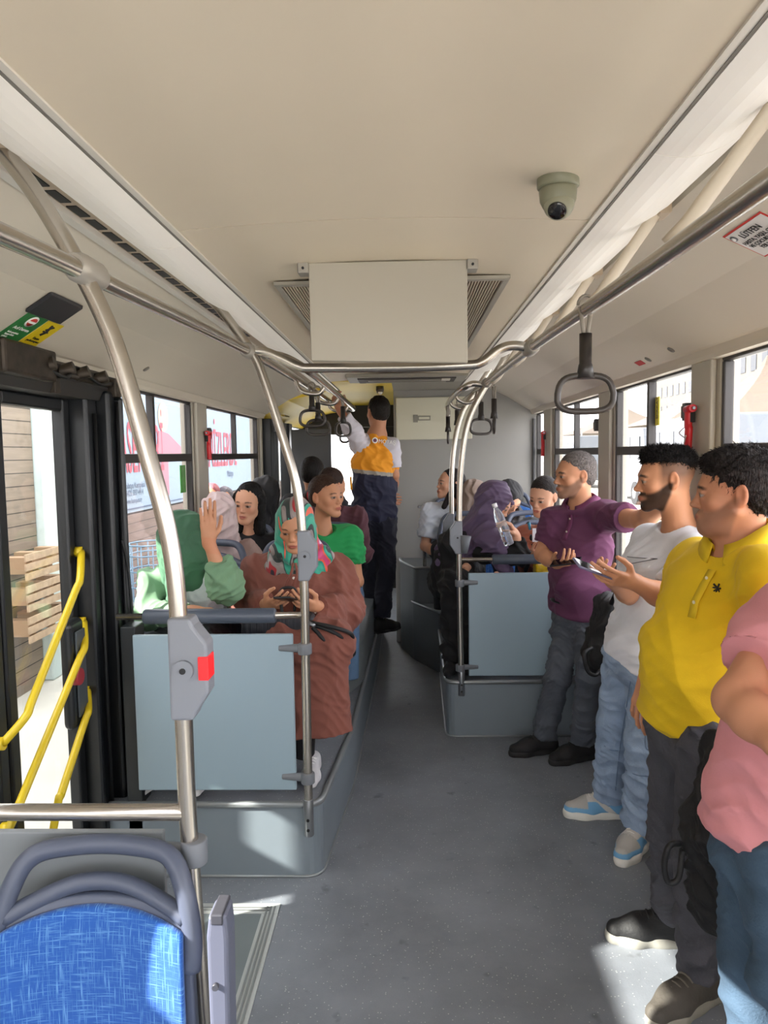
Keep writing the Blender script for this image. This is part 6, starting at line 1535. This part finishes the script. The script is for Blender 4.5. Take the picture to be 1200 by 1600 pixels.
def woman_tee():
    root = person_root('woman in a green T-shirt with tied-back brown hair looking right', (-.37, 4.7, .3)); s = 1.0
    hd = at(509, 777, 4.22); HB = basis((.80, -.58, .02)); nk = at(503, 826, 4.28); che = nk + V3(.02, .01, -.14); pel = V3(-.38, 4.62, .80)
    B = basis((.1, -1, 0)); sd = B[:, 0]; shL, shR = nk + V3(.165, .02, -.055), nk + V3(-.13, .02, -.05)
    arms = ((shL, shL + V3(.035, -.02, -.26), shL + V3(-.04, -.22, -.30)), (shR, shR + V3(-.04, -.04, -.25), shR + V3(.04, -.22, -.30)))
    S = SDF(.0045); add_head(S, hd, HB, s, True, neck_to=nk); S.cone(nk, che, .055, .08, .03)
    for i, a in enumerate(arms): arm_skin(S, *a, .92); add_hand(S, a[2], (0, -1, -.1), (0, 0, -1), .9, left=i == 0)
    body_obj(S, root, hd, HB, s, 'tan', brow='3a241a', lip='a85a50', fem=True)
    S = SDF(.006); torso(S, pel, che, nk - UP * .03, sd, .175, .17, .125, .115, shL, shR, .066)
    for a in arms: sleeve(S, a[0], a[1], .62, .076, .074)
    S.ell(nk + V3(.02, -.04, .01), (.062, .062, .05), k=.01, mode='-')
    sdf_obj('tshirt', S, garment_m('bright_green_tee', '1f9450'), root, folds=.008, seed=91)
    S = SDF(.007); seated_legs(S, pel, (pel + V3(.09, -.05, -.03), pel + V3(-.09, -.05, -.03)), (pel + V3(.12, -.42, .02), pel + V3(-.1, -.42, .02)), (pel + V3(.12, -.44, -.42), pel + V3(-.1, -.44, -.42)))
    sdf_obj('jeans', S, denim('blue_denim', '5b7898'), root)
    hS = short_hair(hd, HB, s, .0045, 1.0, .062, -.10, -.015); hS.ell(hd + HB @ V3(0, -.125, .01), (.036, .034, .036), k=.02)
    h_ = tufts(sdf_obj('hair', hS, hair_m('3f2a20'), root, folds=.0008, seed=92, scale=.35, dirs=(0, .2, 1)), 2500, .02, .0009, -HB[:, 1], lift=.08, jitter=.08)
    MB().tube([hd + HB @ (V3(0, -.108, .012) + V3(.028 * math.cos(a), 0, .028 * math.sin(a))) for a in [2 * PI * k / 14 for k in range(14)]], .012, 8, closed=True).build('red_scrunchie', mat('scrunchie_red', 'c0202c', .7), root)
woman_tee()
def simple_sitter(label, hp, Y, hf, skin='tan', scarf=None, hair=None, top='1b1b1f', topname='black_cloth', s=.97, fem=True, seat_z=.80, neck=(0, .03), seed=1, long_=False, sd=(1, 0, 0), short=False, stand=None):
    hd = at(hp[0], hp[1], Y); HB = basis(hf); nk = hd + V3(neck[0], neck[1], -.15); che = nk + V3(0, .02, -.14); pel = V3(nk[0], nk[1] + (.22 if stand is None else .03), max(seat_z, nk[2] - .58))
    root = person_root(label, (nk[0], nk[1] + .1, pel[2] - .5)); shL, shR = nk + V3(.165, 0, -.055), nk + V3(-.165, 0, -.055)
    arms = ((shL, shL + V3(.04, -.04, -.26), shL + V3(-.06, -.22, -.30)), (shR, shR + V3(-.04, -.04, -.26), shR + V3(.06, -.22, -.30)))
    S = SDF(.006); add_head(S, hd, HB, s, fem, neck_to=nk); S.cone(nk, che, .055, .08, .03)
    for i, a in enumerate(arms): arm_skin(S, *a, .9); add_hand(S, a[2], (0, -1, -.1), (0, 0, -1), .9, left=i == 0)
    body_obj(S, root, hd, HB, s, skin, brow='221611', lip='a05a50', fem=fem)
    S = SDF(.007); torso(S, pel, che, nk - UP * .03, sd, .175, .175, .12, .11, shL, shR, .066)
    for a in arms:
        if short: sleeve(S, a[0], a[1], .75, .070, .074)
        else: long_sleeve(S, *a)
    sdf_obj('top', S, garment_m(topname, top), root, folds=.008, seed=seed)
    S = SDF(.008)
    if stand is None: seated_legs(S, pel, (pel + V3(.09, -.05, -.03), pel + V3(-.09, -.05, -.03)), (pel + V3(.1, -.42, .02), pel + V3(-.1, -.42, .02)), (pel + V3(.1, -.44, -.42), pel + V3(-.1, -.44, -.42)))
    else: legs(S, pel, sd, (pel + V3(.09, 0, -.05), pel + V3(-.09, 0, -.05)), (pel + V3(.09, -.02, -.35), pel + V3(-.09, -.02, -.35)), ((pel[0] + .09, pel[1], stand + .0), (pel[0] - .09, pel[1], stand + .0)))
    sdf_obj('trousers', S, denim('black_denim', '23262d'), root)
    if scarf:
        S = hijab(hd, HB, s, .0055, [(nk, .09, 1.1, 0), (nk + V3(0, -.01, -.07), .11, 1.5, 1)], vol=1.05); sdf_obj('headscarf', S, SCARF(scarf[0], scarf[1]), root, folds=.006, seed=seed + 5, scale=.9, dirs=(1, .2, 0))
    if hair:
        if long_: S = long_hair(hd, HB, s, .0055, long_(hd, HB))
        else: S = short_hair(hd, HB, s, .0055, 1.03, .055, -.07)
        sdf_obj('hair', S, hair_m(hair), root, folds=.0012, seed=seed, scale=.4)
    return root
simple_sitter('woman in a black headscarf behind the girl with long black hair', (412, 772), 5.0, (-.8, .5, 0), scarf=('black_scarf', '1c1c20'), seed=101)
simple_sitter('person with short black hair seen from behind near the rear door', (489, 742), 5.15, (.25, .95, -.05), hair='15110f', fem=False, seed=102)
simple_sitter('person with curly brown hair just behind the woman in the green T-shirt', (519, 760), 4.95, (.6, .75, -.05), hair='33211a', top='55303a', topname='wine_cloth', seed=103)
# ================================================================== RIGHT GROUP
def hair_back(hd, HB):
    W = lambda x, y, z: hd + HB @ V3(x, y, z)
    return [(W(0, -.06, .0), W(.01, -.10, -.14), .06, .045), (W(.0, -.10, -.12), W(.06, -.06, -.20), .045, .03), (W(.05, -.01, -.02), W(.07, .06, -.17), .03, .02)]
simple_sitter('woman in a beige headscarf behind the leaning woman in purple', (738, 775), 5.45, (-.6, .8, 0), scarf=('beige_scarf', 'a08e84'), seed=111, seat_z=.95)
simple_sitter('woman in a black headscarf and black coat in front of the grey partition', (795, 778), 5.3, (.35, -.6, -.6), scarf=('black_scarf', '1c1c20'), seed=112, seat_z=.9, skin='fair')
def girl_white():
    r = simple_sitter('girl in a white short-sleeved shirt sitting against the grey partition', (704, 757), 5.55, (-.93, -.30, .12), skin='fair', hair='1c1414', top='d3dae6', topname='white_blue_shirt', seed=113, seat_z=.95, neck=(.01, .03), long_=hair_back, short=True)
girl_white()
def woman_purple():
    root = person_root('woman in a purple headscarf leaning forward with a water bottle held near her face', (.45, 4.65, .33)); s = 1.0
    hd = at(772, 786, 4.58); HB = basis((.80, -.30, -.52), (.50, 0, .86)); nk = at(742, 828, 4.66); che = at(728, 848, 4.70); pel = at(708, 905, 4.80)
    f = unit((.75, -.66, 0)); sd = basis(f)[:, 0]; shR = at(757, 862, 4.50); shL = at(742, 838, 4.85)
    elR = at(775, 905, 4.42); elR = at(812, 868, 4.42); wrR = at(806, 836, 4.42); elL = at(745, 892, 4.70); wrL = at(728, 887, 4.48)
    S = SDF(.0045); add_head(S, hd, HB, s, True, neck_to=nk); S.cone(nk, che, .05, .08, .03)
    arm_skin(S, shR, elR, wrR, .88); arm_skin(S, shL, elL, wrL, .88)
    add_hand(S, wrR, at(793, 812, 4.40) - wrR, (-.75, -.1, -.2), .95, (.75, .75, .75, .75), .7); add_hand(S, wrL, (-.2, -.6, -.5), (-1, 0, 0), .9, (.5, .5, .5, .5), .3, left=True)
    body_obj(S, root, hd, HB, s, 'fair', brow='2c1c14', lip='a0524a', fem=True)
    S = SDF(.006); torso(S, pel, che, nk, sd, .19, .18, .14, .13, shL, shR, .07, k=.07)
    long_sleeve(S, shR, elR, wrR, .072, .062, .045, .03, .80); long_sleeve(S, shL, elL, wrL, .07, .06, .045, .03, .85)
    kn = [at(712, 912, 4.40), at(728, 925, 4.42)]; an = [at(708, 1030, 4.44), at(742, 1040, 4.46)]
    for k_, a_ in zip(kn, an): S.cone(pel, k_, .13, .095, .06); S.cone(k_, a_, .09, .075, .03, capb=True)
    sdf_obj('black_dress', S, garment_m('black_crepe', '0e0e11'), root, folds=.010, seed=121, scale=1.2)
    for a_ in an: shoe(root, (a_[0], a_[1], 0), (-.3, -1), .24, .332, '1a1a1d', '202022', lace='222222')
    S = hijab(hd, HB, s, .005, [(at(748, 822, 4.64), .095, 1.15, 0)], vol=1.12, open_=.9)
    S.cone(at(765, 850, 4.50), at(700, 872, 4.66), .10, .085, .06, side=(0, 0, 1), sx=.8); S.cone(at(700, 868, 4.66), at(693, 885, 4.70), .08, .045, .05)
    S.cone(at(745, 828, 4.62), at(705, 860, 4.72), .10, .09, .06); S.cone(at(775, 855, 4.46), at(790, 895, 4.44), .075, .045, .05); S.cone(at(765, 838, 4.50), at(782, 862, 4.46), .085, .07, .05)
    sdf_obj('headscarf', S, SCARF('purple_scarf', '5d4c68'), root, folds=.009, seed=122, scale=1.0, dirs=(.5, .2, -.8))
    # water bottle
    a = at(796, 851, 4.33); b_ = at(773, 790, 4.33); ax = unit(b_ - a)
    bt = empty('water_bottle', tuple(a), 'crumpled clear plastic water bottle held up by the woman in purple', 'bottle')
    L_ = np.linalg.norm(b_ - a)
    prof = [(.001, 0), (.026, .0), (.031, .006), (.031, .02), (.028, .026), (.031, .032), (.031, .05), (.028, .056), (.031, .062), (.031, .08), (.027, .086), (.031, .092), (.031, L_ * .70), (.024, L_ * .83), (.013, L_ * .92), (.013, L_)]
    pl = mat('clear_plastic', 'e8eef2', .08); pl.node_tree.nodes['Principled BSDF'].inputs['Transmission Weight'].default_value = .85; pl.node_tree.nodes['Principled BSDF'].inputs['IOR'].default_value = 1.25
    lathe(tuple(a), prof, n=20, axis=tuple(ax)).build('bottle_body', pl, bt)
    MB().tube([b_ - ax * .012, b_ + ax * .012], .015, 16).build('cap', mat('cap_white', 'e6e6ea', .4), bt)
woman_purple()
def girl_orange():
    root = person_root('girl in a rust orange top with hair tied back, beside the purple polo man', (.95, 4.75, .33)); s = .96
    hd = at(849, 776, 4.50); HB = basis((-.62, -.72, -.28), (-.05, -.2, 1)); nk = at(856, 826, 4.60); che = nk + V3(0, .02, -.13); pel = V3(nk[0], 4.85, .83)
    B = basis((-.5, -.85, 0)); sd = B[:, 0]; shL, shR = nk + sd * .16 - UP * .05, nk - sd * .16 - UP * .05
    arms = ((shL, shL + V3(.0, -.03, -.26), at(858, 868, 4.36)), (shR, at(816, 868, 4.58), at(838, 868, 4.36)))
    S = SDF(.0048); add_head(S, hd, HB, s, True, neck_to=nk, jaw=.95); S.cone(nk, che, .05, .08, .03)
    for i, a in enumerate(arms): arm_skin(S, *a, .86); add_hand(S, a[2], (.2 if i else -.4, -.7, .3), (.2, .2, .9), .9, (.6, .6, .6, .6), .5, left=i == 0)
    body_obj(S, root, hd, HB, s, 'fair', brow='201511', lip='a85a50', fem=True)
    S = SDF(.006); torso(S, pel, che, nk - UP * .03, sd, .165, .165, .115, .105, shL, shR, .062)
    for a in arms: long_sleeve(S, *a, .064, .055, .042, .03, .75)
    sdf_obj('top', S, garment_m('rust_orange', 'a0604a'), root, folds=.008, seed=131)
    S = SDF(.007); seated_legs(S, pel, (pel + V3(.09, -.05, -.03), pel + V3(-.09, -.05, -.03)), (pel + V3(.08, -.30, .02), pel + V3(-.1, -.30, .02)), (pel + V3(.1, -.32, -.42), pel + V3(-.1, -.32, -.42)))
    sdf_obj('jeans', S, denim('black_denim', '23262d'), root)
    hS = short_hair(hd, HB, s, .0048, .99, .066, -.10, -.015); sdf_obj('hair', hS, hair_m('231a18'), root, folds=.0008, seed=132, scale=.35)
    MB().tube(spline([shR + V3(.02, .10, .02), shR + V3(.03, .0, .068), shR + V3(.03, -.085, .0), shR + V3(.03, -.10, -.12), shR + V3(.0, -.06, -.22)]), .022, 8, flat=((0, 1, 0), .4)).build('backpack_strap', mat('strap_black'), root)
    MB().tube([shR + V3(.03, -.02, .072), shR + V3(.033, -.085, .0)], .024, 8, flat=((0, 1, 0), .5)).build('blue_strap_patch', mat('strap_blue', '2f86a8', .6), root)
    c = at(840, 836, 4.32); o = MB().box(tuple(c - V3(.03, .002, .04)), tuple(c + V3(.03, .002, .04))).build('paper_slip', mat('paper_white', 'dcdce4', .7)); setp(o, 'small white paper slip in front of the orange top', 'paper')
    root2 = empty('carrier_bag', (.92, 4.38, .9), 'bright yellow plastic bag below the right padded bar', 'bag')
    S = SDF(.005); S.box(at(852, 893, 4.42), (.068, .04, .055), None, .02, .01); sdf_obj('bag_body', S, mat('bag_yellow', 'dcb51a', .35), root2, folds=.007, seed=7, scale=.6)
girl_orange()
def vest_man():
    f = unit((-.15, .98, 0)); B = basis(f); sd = B[:, 0]
    root = person_root('standing man seen from behind in an orange and navy work vest reaching up', (-.12, 5.7, .3))
    hd = at(591, 645, 5.62); HB = basis((-.45, .88, .08)); nk = at(589, 676, 5.62); che = at(586, 722, 5.62); pel = at(584, 800, 5.62)
    shL = at(566, 698, 5.60); shR = at(611, 700, 5.62); elL = at(551, 672, 5.50); wrL = at(532, 642, 5.42); elR = at(615, 742, 5.62); wrR = at(614, 775, 5.78)
    S = SDF(.006); add_head(S, hd, HB, 1.0, neck_to=nk - UP * .03); S.cone(nk - UP * .02, che, .06, .09, .03, side=sd, sx=1.3)
    arm_skin(S, shL, elL, wrL, 1.0); arm_skin(S, shR, elR, wrR, 1.0); add_hand(S, wrL, at(527, 630, 5.4) - wrL, (.3, .8, .3), 1.0, (.7, .7, .7, .7), .5, left=True); add_hand(S, wrR, (0, .9, -.2), (1, 0, 0), 1.0)
    body_obj(S, root, hd, HB, 1.0, 'olive', brow='15100e', lip='9c5a48')
    S = SDF(.006); S.cone(nk - UP * .05, shL, .06, .07, .03); S.cone(nk - UP * .05, shR, .06, .07, .03); long_sleeve(S, shL, elL, wrL, .084, .068, .055, .03, .75); sleeve(S, shR, elR, .75, .076, .07)
    sdf_obj('white_shirt', S, garment_m('white_work_shirt', 'c9c6cf'), root, folds=.006, seed=141)
    S = SDF(.006); torso(S, pel, che, nk - UP * .02, sd, .165, .165, .115, .112, shL + V3(.04, 0, -.01), shR - V3(.04, 0, .01), .070, hem=.06)
    oc, nc, gc = V3(*lin('e8981f')), V3(*lin('20233a')), V3(*lin('9b968c'))
    def colr(V):
        zb = at(585, 742, 5.62)[2]; z = V[:, 2] - (-.12) * 0; edge = zb - (V[:, 0] - nk[0]) * .12
        C = np.tile(nc, (len(V), 1)); C[z > edge] = gc; C[z > edge + .028] = oc; return C
    v_ = sdf_obj('work_vest', S, mat('vest_cloth', 'e8981f', .8, attr='Col', bump=(200, .1)), root, folds=.007, seed=142, colfn=colr)
    R_ = frame_rot((.98, .15, -.12), (.1, 0, 1)); p, n_ = surf(v_, at(600, 693, 5.2), at(600, 693, 6) - at(600, 693, 5.2))
    text('lettering', 'MOTAŞ', tuple(at(591, 692, p[1] - .035)), R_, .042, mat('print_white'), root, sx=.9)
    MB().tube([at(586, 688, p[1] - .010), at(586, 688, p[1] - .034)], .022, 16).build('round_emblem', mat('print_white'), root)
    MB().tube([at(586, 688, p[1] - .033), at(586, 688, p[1] - .037)], .014, 12).build('emblem_core', mat('emblem_violet', '6a3a5a', .6), root)
    MB().tube([at(548, 745, 5.50), at(549, 765, 5.50)], .008, 6).build('side_reflector', mat('vest_orange', 'e8981f', .6), root)
    S = SDF(.006); hL, hR = pel + sd * .09 - UP * .08, pel - sd * .09 - UP * .08
    legs(S, pel - UP * .04, sd, (hL, hR), (at(578, 885, 5.66), at(603, 885, 5.60)), ((-.20, 5.72, .40), (-.12, 5.60, .42)), .16, .115, .095, .075, .070, .02)
    sdf_obj('trousers', S, garment_m('navy_trousers', '1c1e2c'), root, folds=.008, seed=143)
    shoe(root, (-.21, 5.74, 0), (-.3, 1), .28, .302, '141416', '1c1c1e', lace='222222'); shoe(root, (-.13, 5.58, 0), (.75, .65), .28, .302, '141416', '1c1c1e', lace='222222')
    sdf_obj('hair', short_hair(hd, HB, 1.0, .0055, 1.0, .055, -.06), hair_m('17120f'), root, folds=.002, seed=144, scale=.4)
vest_man()
# people outside the left windows
simple_sitter('woman in a maroon headscarf standing outside beyond the left window', (331, 772), 8.2, (.3, -.9, 0), scarf=('maroon_scarf', '8a4a52'), top='b9b0b4', topname='outdoor_grey', seed=151, seat_z=-.2, stand=-.31)
simple_sitter('woman in a black and white headscarf outside beyond the left window', (352, 777), 8.3, (.4, -.9, 0), scarf=('mono_scarf', '4a464e'), top='cfd3da', topname='outdoor_pale', seed=152, seat_z=-.2, stand=-.31)
